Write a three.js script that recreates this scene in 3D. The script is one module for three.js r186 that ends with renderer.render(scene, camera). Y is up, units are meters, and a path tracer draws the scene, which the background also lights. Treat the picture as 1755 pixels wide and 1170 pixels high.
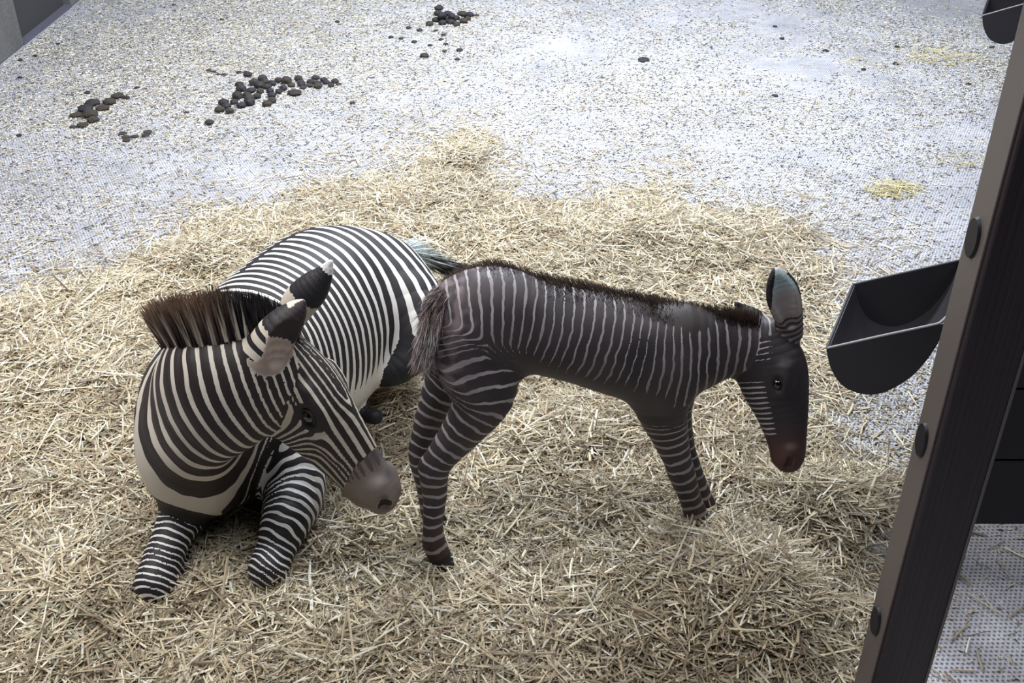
import * as THREE from 'three';
import { mergeGeometries } from 'three/addons/utils/BufferGeometryUtils.js';
import { RoundedBoxGeometry } from 'three/addons/geometries/RoundedBoxGeometry.js';
import { ImprovedNoise } from 'three/addons/math/ImprovedNoise.js';
import { RectAreaLightUniformsLib } from 'three/addons/lights/RectAreaLightUniformsLib.js';

// ------------------------------------------------------------------ camera, light, exposure
const W = 1755, H = 1170;
const scene = new THREE.Scene();
scene.background = new THREE.Color(0x05060a);
const camera = new THREE.PerspectiveCamera(2 * Math.atan(H / 2 / 1850) * 180 / Math.PI, W / H, 0.05, 60);
camera.position.set(0, 2.4, 0);
camera.rotation.set(-32.6 * Math.PI / 180, 0, 0);
const renderer = new THREE.WebGLRenderer({ antialias: true });
renderer.toneMapping = THREE.LinearToneMapping;
renderer.toneMappingExposure = 1.0;
renderer.shadowMap.enabled = true;
RectAreaLightUniformsLib.init();
// ceiling panels: x, z, width, depth, intensity, colour
const LAMPS = [
  { x: 0.45, y: 4.35, z: -6.9, w: 2.6, d: 2.6, power: 27, color: [0.86, 0.93, 1.0], say: 'large frosted skylight panel over the back of the pen' },
  { x: -2.35, y: 3.9, z: -2.9, w: 1.5, d: 1.8, power: 15, color: [1.0, 0.97, 0.95], say: 'smaller frosted light panel over the left of the straw bed' },
  { x: 0.2, y: 4.3, z: -1.4, w: 2.6, d: 1.2, power: 4.5, color: [0.93, 0.96, 1.0], say: 'added unseen fill light panel over the front of the pen' },  // fill lamp added to brighten the foal, no known fixture here
  { x: 3.1, y: 4.3, z: -2.6, w: 0.8, d: 2.2, power: 12, color: [0.93, 0.96, 1.0], say: 'narrow frosted light panel over the aisle beyond the fence' },
];

// ------------------------------------------------------------------ helpers
function rng(seed) { let a = seed >>> 0; return () => { a = (a + 0x6d2b79f5) >>> 0; let t = Math.imul(a ^ (a >>> 15), 1 | a); t = (t + Math.imul(t ^ (t >>> 7), 61 | t)) ^ t; return ((t ^ (t >>> 14)) >>> 0) / 4294967296; }; }
const noiseGen = new ImprovedNoise();
const noise = (x, y, z) => noiseGen.noise(x + 31.7, y + 17.3, z + 5.1);
const clamp = (x, a, b) => Math.min(b, Math.max(a, x)), lerp = (a, b, t) => a + (b - a) * t;
const sstep = (a, b, x) => { const t = clamp((x - a) / (b - a), 0, 1); return t * t * (3 - 2 * t); };
const V = (a) => new THREE.Vector3(a[0], a[1], a[2]);
const hex = (h) => { const c = new THREE.Color(h); return [c.r, c.g, c.b]; };
const mix3 = (a, b, t) => [lerp(a[0], b[0], t), lerp(a[1], b[1], t), lerp(a[2], b[2], t)];
const counts = {};
function numbered(n) { const k = counts[n] = (counts[n] ?? -1) + 1; return k ? n + '_' + String(k).padStart(3, '0') : n; }
function thing(name, label, category, pos = [0, 0, 0], group) {
  const o = new THREE.Group(); o.name = numbered(name); o.position.set(...pos); o.userData = { label, category };
  if (group) o.userData.group = group;
  scene.add(o); return o;
}
function part(name, geo, mat, parent, label) {
  const m = new THREE.Mesh(geo, mat); m.name = name; m.castShadow = m.receiveShadow = true;
  if (label) m.userData.label = label;
  parent.add(m); return m;
}
function struct(name, geo, mat, pos, label) {
  const m = part(name, geo, mat, scene, label); m.userData.kind = 'structure'; if (pos) m.position.set(...pos); return m;
}
const std = (color, roughness = 0.8, more = {}) => new THREE.MeshStandardMaterial({ color, roughness, ...more });
function dataTex(n, fn, srgb, repeat) {
  const d = new Uint8Array(n * n * 4);
  for (let y = 0; y < n; y++) for (let x = 0; x < n; x++) { const c = fn(x, y), i = (y * n + x) * 4; d[i] = c[0]; d[i + 1] = c[1]; d[i + 2] = c[2]; d[i + 3] = 255; }
  const t = new THREE.DataTexture(d, n, n); t.wrapS = t.wrapT = THREE.RepeatWrapping; t.magFilter = THREE.LinearFilter; t.minFilter = THREE.LinearMipmapLinearFilter; t.generateMipmaps = true;
  if (srgb) t.colorSpace = THREE.SRGBColorSpace;
  if (repeat) t.repeat.set(repeat, repeat);
  t.needsUpdate = true; return t;
}

// ------------------------------------------------------------------ the setting
{
  // rubber mat: rows of small dimples with pale dust rubbed over the ribs
  const N = 2048, r = rng(5), gr = new Float32Array(512 * 512);
  for (let i = 0; i < gr.length; i++) gr[i] = r();
  const g = (x, y) => gr[((y & 511) << 9) | (x & 511)];
  const P = 16; // pixels per dimple; N pixels = 1.9 m, so a dimple is 15 mm
  const wob = (x, y, f, o) => { const a = x * f / N * 2 * Math.PI, b = y * f / N * 2 * Math.PI; return Math.sin(a + 1.3 * Math.sin(b + o)) * Math.cos(b * 1 + 0.7 * Math.sin(a - o)); };
  const height = (x, y) => {
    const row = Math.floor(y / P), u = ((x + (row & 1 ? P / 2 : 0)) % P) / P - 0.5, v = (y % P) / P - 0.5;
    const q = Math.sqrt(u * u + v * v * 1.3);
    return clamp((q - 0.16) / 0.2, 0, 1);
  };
  const chaff = new Uint8Array(N * N);   // fine pale and dark specks of chaff pressed into the mat
  for (let k = 0; k < 26000; k++) {
    const x = r() * N, y = r() * N, a = r() * 6.28, l = 4 + 16 * r() * r(), w = 1 + (r() < 0.3 ? 1 : 0), tone = r() < 0.72 ? 1 : 2;
    for (let s = 0; s < l; s++) for (let b = 0; b < w; b++) {
      const px = Math.floor(x + Math.cos(a) * s - Math.sin(a) * b) & (N - 1), py = Math.floor(y + Math.sin(a) * s + Math.cos(a) * b) & (N - 1);
      chaff[py * N + px] = tone;
    }
  }
  const col = dataTex(N, (x, y) => {
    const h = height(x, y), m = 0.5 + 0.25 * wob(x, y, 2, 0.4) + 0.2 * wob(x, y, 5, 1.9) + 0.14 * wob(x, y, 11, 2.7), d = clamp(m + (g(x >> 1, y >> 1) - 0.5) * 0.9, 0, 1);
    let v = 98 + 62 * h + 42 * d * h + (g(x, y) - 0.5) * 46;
    let c = [v * 0.985, v * 0.985, v * 1.03];
    const ch = chaff[y * N + x];
    if (ch === 1) c = [226, 222, 212]; else if (ch === 2) c = [92, 88, 84];
    return [clamp(c[0], 0, 255), clamp(c[1], 0, 255), clamp(c[2], 0, 255)];
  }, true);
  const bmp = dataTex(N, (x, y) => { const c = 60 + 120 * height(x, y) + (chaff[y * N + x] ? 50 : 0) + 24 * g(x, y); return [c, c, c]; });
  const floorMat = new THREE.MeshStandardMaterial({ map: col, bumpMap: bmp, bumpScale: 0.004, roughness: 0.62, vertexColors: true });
  const fg = new THREE.PlaneGeometry(9.2, 15, 184, 300); fg.rotateX(-Math.PI / 2);
  const p = fg.attributes.position, uv = fg.attributes.uv, cc = new Float32Array(p.count * 3);
  for (let i = 0; i < p.count; i++) {
    const x = p.getX(i) + 0.5, z = p.getZ(i) - 5;
    uv.setXY(i, x / 1.9, z / 1.9);
    const n = 1 + 0.13 * noise(x * 1.1, z * 1.1, 0) + 0.1 * noise(x * 3.1, z * 3.1, 4) + 0.08 * noise(x * 9, z * 9, 8);
    cc[i * 3] = n; cc[i * 3 + 1] = n; cc[i * 3 + 2] = n * 1.01;
  }
  fg.setAttribute('color', new THREE.BufferAttribute(cc, 3));
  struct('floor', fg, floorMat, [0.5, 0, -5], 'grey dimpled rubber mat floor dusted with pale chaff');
  struct('ground_slab', new THREE.BoxGeometry(9.6, 0.2, 15.4), std(0x55555a, 0.95), [0.5, -0.115, -5]);

  const wallTex = dataTex(512, (x, y) => {
    const n = 0.5 + 0.5 * noise(x * 0.02, y * 0.008, 3) * 1.2, v = 96 + 24 * n + 16 * (g(x, y) - 0.5) + 12 * noise(x * 0.15, y * 0.02, 9);
    return [v, v * 0.99, v * 0.985];
  }, true);
  const wallMat = new THREE.MeshStandardMaterial({ map: wallTex, roughness: 0.9 });
  const dark = std(0x3e3c40, 0.9), lining = std(0x2c2b30, 0.9), ceilMat = std(0x303238, 0.95);
  // left wall, in two runs with a recessed dark door between them
  const wl = new THREE.Group(); wl.name = 'wall_left'; wl.userData = { kind: 'structure', label: 'grey plastered wall along the left of the pen' }; scene.add(wl);
  const run = (z0, z1, x, h, y0 = 0) => { const b = new RoundedBoxGeometry(0.24, h, z0 - z1, 2, 0.015); b.translate(x - 0.12, y0 + h / 2, (z0 + z1) / 2); return b; };
  part('wall_run', run(2.5, -7.72, -3.52, 4.4), wallMat, wl);
  part('wall_run', run(-8.72, -12.5, -3.52, 4.4), wallMat, wl);
  part('lintel', run(-7.72, -8.72, -3.52, 2.1, 2.3), wallMat, wl);
  const door = new THREE.Group(); door.name = 'door_1'; door.userData = { kind: 'structure', label: 'dark recessed door in the left wall' }; scene.add(door);
  part('door_leaf', run(-7.72, -8.72, -3.58, 2.3), dark, door);
  part('threshold', (() => { const b = new THREE.BoxGeometry(0.06, 0.02, 1.0); b.translate(-3.55, 0.01, -8.22); return b; })(), std(0x5b5968, 0.9), door);
  struct('wall_back', new THREE.BoxGeometry(9.2, 4.4, 0.2), std(0x6b6c72, 0.9), [0.5, 2.2, -12.6]);
  struct('wall_right', new THREE.BoxGeometry(0.2, 4.4, 15), lining, [5.2, 2.2, -5]);
  struct('wall_front', new THREE.BoxGeometry(9.2, 4.4, 0.2), lining, [0.5, 2.2, 2.6]);
  struct('ceiling', new THREE.BoxGeometry(9.2, 0.2, 15.4), ceilMat, [0.5, 4.5, -5]);
  for (const L of LAMPS) {
    const t = thing('ceiling_light', L.say, 'light', [L.x, L.y, L.z]);
    const hgt = 4.4 - L.y;
    const fr = mergeGeometries([[-1, 0], [1, 0], [0, -1], [0, 1]].map(([sx, sz]) => {
      const b = new THREE.BoxGeometry(sz ? L.w + 0.08 : 0.04, 0.1, sz ? 0.04 : L.d + 0.08); b.translate(sx * (L.w / 2 + 0.02), 0.03, sz * (L.d / 2 + 0.02)); return b;
    }));
    part('frame', fr, std(0x9a9ca0, 0.5, { metalness: 0.4 }), t);
    if (hgt > 0.12) for (const s of [-1, 1]) { const c = new THREE.CylinderGeometry(0.012, 0.012, hgt, 8); c.translate(s * L.w * 0.4, hgt / 2, 0); part('hanger', c, std(0x707276, 0.5), t); }
    const e = new THREE.MeshStandardMaterial({ color: 0xffffff, roughness: 0.6, emissive: new THREE.Color(...L.color), emissiveIntensity: 1.0 });
    const d = new THREE.BoxGeometry(L.w, 0.02, L.d); d.translate(0, 0.02, 0);
    part('light_diffuser', d, e, t);
    const a = new THREE.RectAreaLight(new THREE.Color(...L.color), L.power, L.w, L.d); a.position.set(L.x, L.y - 0.02, L.z); a.rotation.x = -Math.PI / 2; a.name = 'panel_light'; scene.add(a);
  }
}

// ------------------------------------------------------------------ bodies: a field of tapered elliptical limbs, meshed with surface nets
// chain: { pts: [[p, a, b] ...], up, k, sub } a = half width across, b = half height along up
function makeChain({ pts, up = [0, 1, 0], k = 0.03, sub = 3, carve = false, tag = '', cap = 1 }) {
  const P = pts.map((q) => ({ p: V(q[0]), a: q[1], b: q[2] ?? q[1], up: q[3] ? V(q[3]) : V(up) }));
  const out = [];
  const at = (i) => P[clamp(i, 0, P.length - 1)];
  const cr = (a, b, c, d, t) => 0.5 * (2 * b + (c - a) * t + (2 * a - 5 * b + 4 * c - d) * t * t + (3 * b - a - 3 * c + d) * t * t * t);
  for (let i = 0; i < P.length - 1 || (P.length === 1 && i === 0); i++) {
    if (P.length === 1) { out.push(P[0]); break; }
    for (let j = 0; j < sub; j++) {
      const t = j / sub, A = at(i - 1), B = at(i), C = at(i + 1), D = at(i + 2);
      out.push({
        p: new THREE.Vector3(cr(A.p.x, B.p.x, C.p.x, D.p.x, t), cr(A.p.y, B.p.y, C.p.y, D.p.y, t), cr(A.p.z, B.p.z, C.p.z, D.p.z, t)),
        a: Math.max(0.003, cr(A.a, B.a, C.a, D.a, t)), b: Math.max(0.003, cr(A.b, B.b, C.b, D.b, t)), up: B.up.clone().lerp(C.up, t),
      });
    }
  }
  if (P.length > 1) out.push(P[P.length - 1]); else out.push({ ...P[0], p: P[0].p.clone().add(new THREE.Vector3(0, 0, 1e-4)) });
  const segs = [], n = out.length - 1, F = new Float64Array(n * 20);
  const box = new THREE.Box3();
  for (let i = 0; i < n; i++) {
    const A = out[i], B = out[i + 1], t = B.p.clone().sub(A.p), L = t.length(); t.divideScalar(L || 1);
    const side = t.clone().cross(A.up.clone().lerp(B.up, 0.5)).normalize(), vv = side.clone().cross(t).normalize();
    F.set([A.p.x, A.p.y, A.p.z, t.x, t.y, t.z, L, side.x, side.y, side.z, vv.x, vv.y, vv.z, A.a, B.a, A.b, B.b, 0, 0, 0], i * 20);
    const m = Math.max(A.a, A.b, B.a, B.b);
    box.expandByPoint(A.p.clone().addScalar(m)); box.expandByPoint(A.p.clone().addScalar(-m)); box.expandByPoint(B.p.clone().addScalar(m)); box.expandByPoint(B.p.clone().addScalar(-m));
  }
  return { F, n, k, carve, tag, box, cap };
}
function chainDist(c, x, y, z) {
  const F = c.F; let best = 1e9;
  for (let i = 0, o = 0; i < c.n; i++, o += 20) {
    const dx = x - F[o], dy = y - F[o + 1], dz = z - F[o + 2], L = F[o + 6];
    let t = dx * F[o + 3] + dy * F[o + 4] + dz * F[o + 5];
    const tc = t < 0 ? 0 : t > L ? L : t, u = tc / L;
    const l = t - tc, a = F[o + 13] + (F[o + 14] - F[o + 13]) * u, b = F[o + 15] + (F[o + 16] - F[o + 15]) * u, cc = (a < b ? a : b) * c.cap;
    const s = dx * F[o + 7] + dy * F[o + 8] + dz * F[o + 9], v = dx * F[o + 10] + dy * F[o + 11] + dz * F[o + 12];
    const s1 = s / a, v1 = v / b, l1 = l / cc, k0 = Math.sqrt(s1 * s1 + v1 * v1 + l1 * l1);
    const s2 = s1 / a, v2 = v1 / b, l2 = l1 / cc, k1 = Math.sqrt(s2 * s2 + v2 * v2 + l2 * l2);
    const d = k1 < 1e-9 ? -(a < b ? a : b) : k0 * (k0 - 1) / k1;
    if (d < best) best = d;
  }
  return best;
}
function makeField(specs) {
  const ch = specs.map(makeChain);
  const ev = (list, x, y, z) => {
    let d = 1e9;
    for (const c of list) {
      const e = chainDist(c, x, y, z);
      if (c.carve) { const k = c.k, h = Math.max(k - Math.abs(d + e), 0) / k; d = Math.max(d, -e) + h * h * k * 0.25; }
      else if (d > 1e8) d = e;
      else { const k = c.k, h = Math.max(k - Math.abs(d - e), 0) / k; d = Math.min(d, e) - h * h * k * 0.25; }
    }
    return d;
  };
  return { ch, ev };
}
function meshField(field, cell) {
  const B = 8, { ch, ev } = field, box = new THREE.Box3(); ch.forEach((c) => c.carve || box.union(c.box)); box.expandByScalar(0.03);
  const o = box.min, dim = box.getSize(new THREE.Vector3()), nb = [dim.x, dim.y, dim.z].map((d) => Math.ceil(d / (cell * B)));
  const nx = nb[0] * B + 1, ny = nb[1] * B + 1, S = B + 1, half = cell * B * 0.5, rad = half * 1.7321;
  const blocks = [];
  for (let bz = 0; bz < nb[2]; bz++) for (let by = 0; by < nb[1]; by++) for (let bx = 0; bx < nb[0]; bx++) {
    const cx = o.x + bx * B * cell + half, cy = o.y + by * B * cell + half, cz = o.z + bz * B * cell + half;
    let near = false; const list = [];
    for (const c of ch) {
      const b = c.box, ex = Math.max(b.min.x - cx, cx - b.max.x, 0), ey = Math.max(b.min.y - cy, cy - b.max.y, 0), ez = Math.max(b.min.z - cz, cz - b.max.z, 0);
      if (Math.hypot(ex, ey, ez) > rad + c.k + 0.02) continue;
      if (chainDist(c, cx, cy, cz) > (rad + c.k) * 1.6) continue;
      list.push(c); if (!c.carve) near = true;
    }
    if (!near) continue;
    const d0 = ev(list, cx, cy, cz);
    if (Math.abs(d0) > rad * 1.9 + 0.01) continue;
    blocks.push({ bx, by, bz, list });
  }
  const pos = [], nor = [], idx = [], map = new Map(), key = (i, j, k) => i + nx * (j + ny * k), E = 0.0012;
  for (const b of blocks) {
    const v = new Float32Array(S * S * S); let pos0 = 0, neg = 0;
    for (let k = 0, q = 0; k < S; k++) for (let j = 0; j < S; j++) for (let i = 0; i < S; i++, q++) {
      const d = ev(b.list, o.x + (b.bx * B + i) * cell, o.y + (b.by * B + j) * cell, o.z + (b.bz * B + k) * cell);
      v[q] = d; if (d < 0) neg++; else pos0++;
    }
    b.v = neg && pos0 ? v : null;
    if (!b.v) continue;
    for (let k = 0; k < B; k++) for (let j = 0; j < B; j++) for (let i = 0; i < B; i++) {
      const q = i + S * (j + S * k), g = [v[q], v[q + 1], v[q + S], v[q + S + 1], v[q + S * S], v[q + S * S + 1], v[q + S * S + S], v[q + S * S + S + 1]];
      let m = 0; for (let a = 0; a < 8; a++) if (g[a] < 0) m |= 1 << a;
      if (!m || m === 255) continue;
      let x = 0, y = 0, z = 0, n = 0;
      for (let a = 0; a < 8; a++) for (let ax = 1; ax < 8; ax <<= 1) {
        if (a & ax) continue;
        const c = a | ax; if ((g[a] < 0) === (g[c] < 0)) continue;
        const t = g[a] / (g[a] - g[c]);
        x += (a & 1) + (ax === 1 ? t : 0); y += ((a >> 1) & 1) + (ax === 2 ? t : 0); z += ((a >> 2) & 1) + (ax === 4 ? t : 0); n++;
      }
      let X = o.x + (b.bx * B + i + x / n) * cell, Y = o.y + (b.by * B + j + y / n) * cell, Z = o.z + (b.bz * B + k + z / n) * cell;
      const d = ev(b.list, X, Y, Z); let gx = ev(b.list, X + E, Y, Z) - d, gy = ev(b.list, X, Y + E, Z) - d, gz = ev(b.list, X, Y, Z + E) - d; const gl = Math.hypot(gx, gy, gz) || 1;
      const st = clamp(d, -cell * 0.5, cell * 0.5); X -= gx / gl * st; Y -= gy / gl * st; Z -= gz / gl * st;
      map.set(key(b.bx * B + i, b.by * B + j, b.bz * B + k), pos.length / 3);
      pos.push(X, Y, Z); nor.push(gx / gl, gy / gl, gz / gl);
    }
  }
  for (const b of blocks) {
    if (!b.v) continue;
    const v = b.v;
    for (let k = 0; k < B; k++) for (let j = 0; j < B; j++) for (let i = 0; i < B; i++) {
      const q = i + S * (j + S * k), I = b.bx * B + i, J = b.by * B + j, K = b.bz * B + k, s0 = v[q] < 0;
      const quad = (a, b2, c, d, flip) => {
        const A = map.get(a), B2 = map.get(b2), C = map.get(c), D = map.get(d);
        if (A === undefined || B2 === undefined || C === undefined || D === undefined) return;
        if (flip) idx.push(A, C, B2, A, D, C); else idx.push(A, B2, C, A, C, D);
      };
      if (s0 !== v[q + 1] < 0) quad(key(I, J - 1, K - 1), key(I, J, K - 1), key(I, J, K), key(I, J - 1, K), !s0);
      if (s0 !== v[q + S] < 0) quad(key(I - 1, J, K - 1), key(I - 1, J, K), key(I, J, K), key(I, J, K - 1), !s0);
      if (s0 !== v[q + S * S] < 0) quad(key(I - 1, J - 1, K), key(I, J - 1, K), key(I, J, K), key(I - 1, J, K), !s0);
    }
  }
  return { pos, nor, idx };
}
// paint(x, y, z, nx, ny, nz) -> [f, dark rgb, pale rgb]; triangles are cut where f changes sign so that every stripe has a clean edge
function stripeMesh(m, paint, origin) {
  const n = m.pos.length / 3, f = new Float32Array(n), cd = new Float32Array(n * 3), cp = new Float32Array(n * 3);
  for (let i = 0; i < n; i++) {
    const [s, a, b] = paint(m.pos[i * 3], m.pos[i * 3 + 1], m.pos[i * 3 + 2], m.nor[i * 3], m.nor[i * 3 + 1], m.nor[i * 3 + 2]);
    f[i] = s || 1e-5; cd.set(a, i * 3); cp.set(b, i * 3);
  }
  const P = [], Nn = [], C = [], I = [], vd = new Int32Array(n).fill(-1), vp = new Int32Array(n).fill(-1), edge = new Map();
  const add = (x, y, z, a, b, c, col, ci) => { P.push(x - origin[0], y - origin[1], z - origin[2]); Nn.push(a, b, c); C.push(col[ci], col[ci + 1], col[ci + 2]); return P.length / 3 - 1; };
  const vert = (i, pale) => { const t = pale ? vp : vd; if (t[i] < 0) t[i] = add(m.pos[i * 3], m.pos[i * 3 + 1], m.pos[i * 3 + 2], m.nor[i * 3], m.nor[i * 3 + 1], m.nor[i * 3 + 2], pale ? cp : cd, i * 3); return t[i]; };
  const cut = (i, j, pale) => {
    const a = Math.min(i, j), b = Math.max(i, j), k = (a * n + b) * 2 + (pale ? 1 : 0); let r = edge.get(k); if (r !== undefined) return r;
    const t = f[a] / (f[a] - f[b]), L = (arr, c) => lerp(arr[a * 3 + c], arr[b * 3 + c], t), col = pale ? cp : cd;
    r = add(L(m.pos, 0), L(m.pos, 1), L(m.pos, 2), L(m.nor, 0), L(m.nor, 1), L(m.nor, 2), [L(col, 0), L(col, 1), L(col, 2)], 0); edge.set(k, r); return r;
  };
  for (let q = 0; q < m.idx.length; q += 3) {
    const t = [m.idx[q], m.idx[q + 1], m.idx[q + 2]], s = t.map((i) => f[i] > 0), c = s[0] + s[1] + s[2];
    if (c === 0 || c === 3) { I.push(vert(t[0], c === 3), vert(t[1], c === 3), vert(t[2], c === 3)); continue; }
    const lone = c === 1 ? s.indexOf(true) : s.indexOf(false), a = t[lone], b = t[(lone + 1) % 3], d = t[(lone + 2) % 3], sa = f[a] > 0;
    I.push(vert(a, sa), cut(a, b, sa), cut(a, d, sa));
    I.push(cut(a, b, !sa), vert(b, !sa), vert(d, !sa), cut(a, b, !sa), vert(d, !sa), cut(a, d, !sa));
  }
  const g = new THREE.BufferGeometry();
  g.setAttribute('position', new THREE.Float32BufferAttribute(P, 3)); g.setAttribute('normal', new THREE.Float32BufferAttribute(Nn, 3)); g.setAttribute('color', new THREE.Float32BufferAttribute(C, 3)); g.setIndex(I);
  return g;
}
// a flow of stripes: points with a stripe number; between them the number changes along the line
function flow(pts, sub = 6) {
  const c = new THREE.CatmullRomCurve3(pts.map((q) => V(q[0])), false, 'centripetal'), n = (pts.length - 1) * sub, S = [];
  for (let i = 0; i <= n; i++) {
    const u = i / n, p = c.getPoint(u), seg = Math.min(pts.length - 2, Math.floor(u * (pts.length - 1))), w = u * (pts.length - 1) - seg;
    S.push({ p, ph: lerp(pts[seg][1], pts[seg + 1][1], w) });
  }
  S.forEach((s, i) => { const a = S[Math.max(0, i - 1)], b = S[Math.min(n, i + 1)], d = b.p.clone().sub(a.p), L = d.length(); s.g = d.multiplyScalar((b.ph - a.ph) / (L * L)); });
  return (x, y, z) => {
    let W0 = 0, F0 = 0;
    for (const s of S) { const dx = x - s.p.x, dy = y - s.p.y, dz = z - s.p.z, q = dx * dx + dy * dy + dz * dz + 2e-4, w = 1 / (q * q * q); W0 += w; F0 += w * (s.ph + s.g.x * dx + s.g.y * dy + s.g.z * dz); }
    return F0 / W0;
  };
}
const softMax = (a, b, k) => Math.max(a, b) + Math.log(1 + Math.exp(-k * Math.abs(a - b))) / k;
const wave = (ph) => Math.cos(2 * Math.PI * ph);              // 1 in the middle of a pale stripe
const levelFor = (pale) => Math.cos(Math.PI * pale);            // threshold for a share of pale

// hair blades: roots with direction, length, colours
function hairGeo(list, origin, width = 0.004) {
  const P = [], C = [], I = [], Nn = []; const t = new THREE.Vector3(), s = new THREE.Vector3(), q = new THREE.Vector3(), rr = rng(77);
  for (const h of list) {
    t.copy(h.dir).normalize(); s.set(rr() - 0.5, rr() - 0.5, rr() - 0.5).cross(t).normalize(); const nrm = s.clone().cross(t).normalize();
    const base = P.length / 3, L = h.len, bend = h.bend ?? new THREE.Vector3();
    for (let j = 0; j < 4; j++) {
      const u = j / 3, w = (h.w ?? width) * (1 - 0.85 * u) * 0.5; q.copy(h.p).addScaledVector(t, L * u).addScaledVector(bend, u * u);
      for (const sg of [-1, 1]) { P.push(q.x + s.x * w * sg - origin[0], q.y + s.y * w * sg - origin[1], q.z + s.z * w * sg - origin[2]); Nn.push(nrm.x, nrm.y, nrm.z); const c = u < 0.5 ? mix3(h.c0, h.c1 ?? h.c0, u * 2) : mix3(h.c1 ?? h.c0, h.c2 ?? h.c1 ?? h.c0, u * 2 - 1); C.push(...c); }
    }
    for (let j = 0; j < 3; j++) { const b = base + j * 2; I.push(b, b + 1, b + 2, b + 1, b + 3, b + 2); }
  }
  const g = new THREE.BufferGeometry();
  g.setAttribute('position', new THREE.Float32BufferAttribute(P, 3)); g.setAttribute('normal', new THREE.Float32BufferAttribute(Nn, 3)); g.setAttribute('color', new THREE.Float32BufferAttribute(C, 3)); g.setIndex(I); return g;
}
const coat = (r) => new THREE.MeshStandardMaterial({ vertexColors: true, roughness: r });
const hairMat = new THREE.MeshStandardMaterial({ vertexColors: true, roughness: 0.75, side: THREE.DoubleSide });
const eyeMat = new THREE.MeshPhysicalMaterial({ color: 0x0b0807, roughness: 0.12, clearcoat: 1, clearcoatRoughness: 0.05 });
const sub3 = (p, o) => [p[0] - o[0], p[1] - o[1], p[2] - o[2]];
function frame(a, b, up) { const ax = V(b).sub(V(a)), L = ax.length(); ax.divideScalar(L); const side = ax.clone().cross(V(up)).normalize(), d = side.clone().cross(ax).normalize(); return { o: V(a), ax, side, d, L }; }
const inFrame = (f, t, s, d) => f.o.clone().addScaledVector(f.ax, t).addScaledVector(f.side, s).addScaledVector(f.d, d).toArray();

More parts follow.
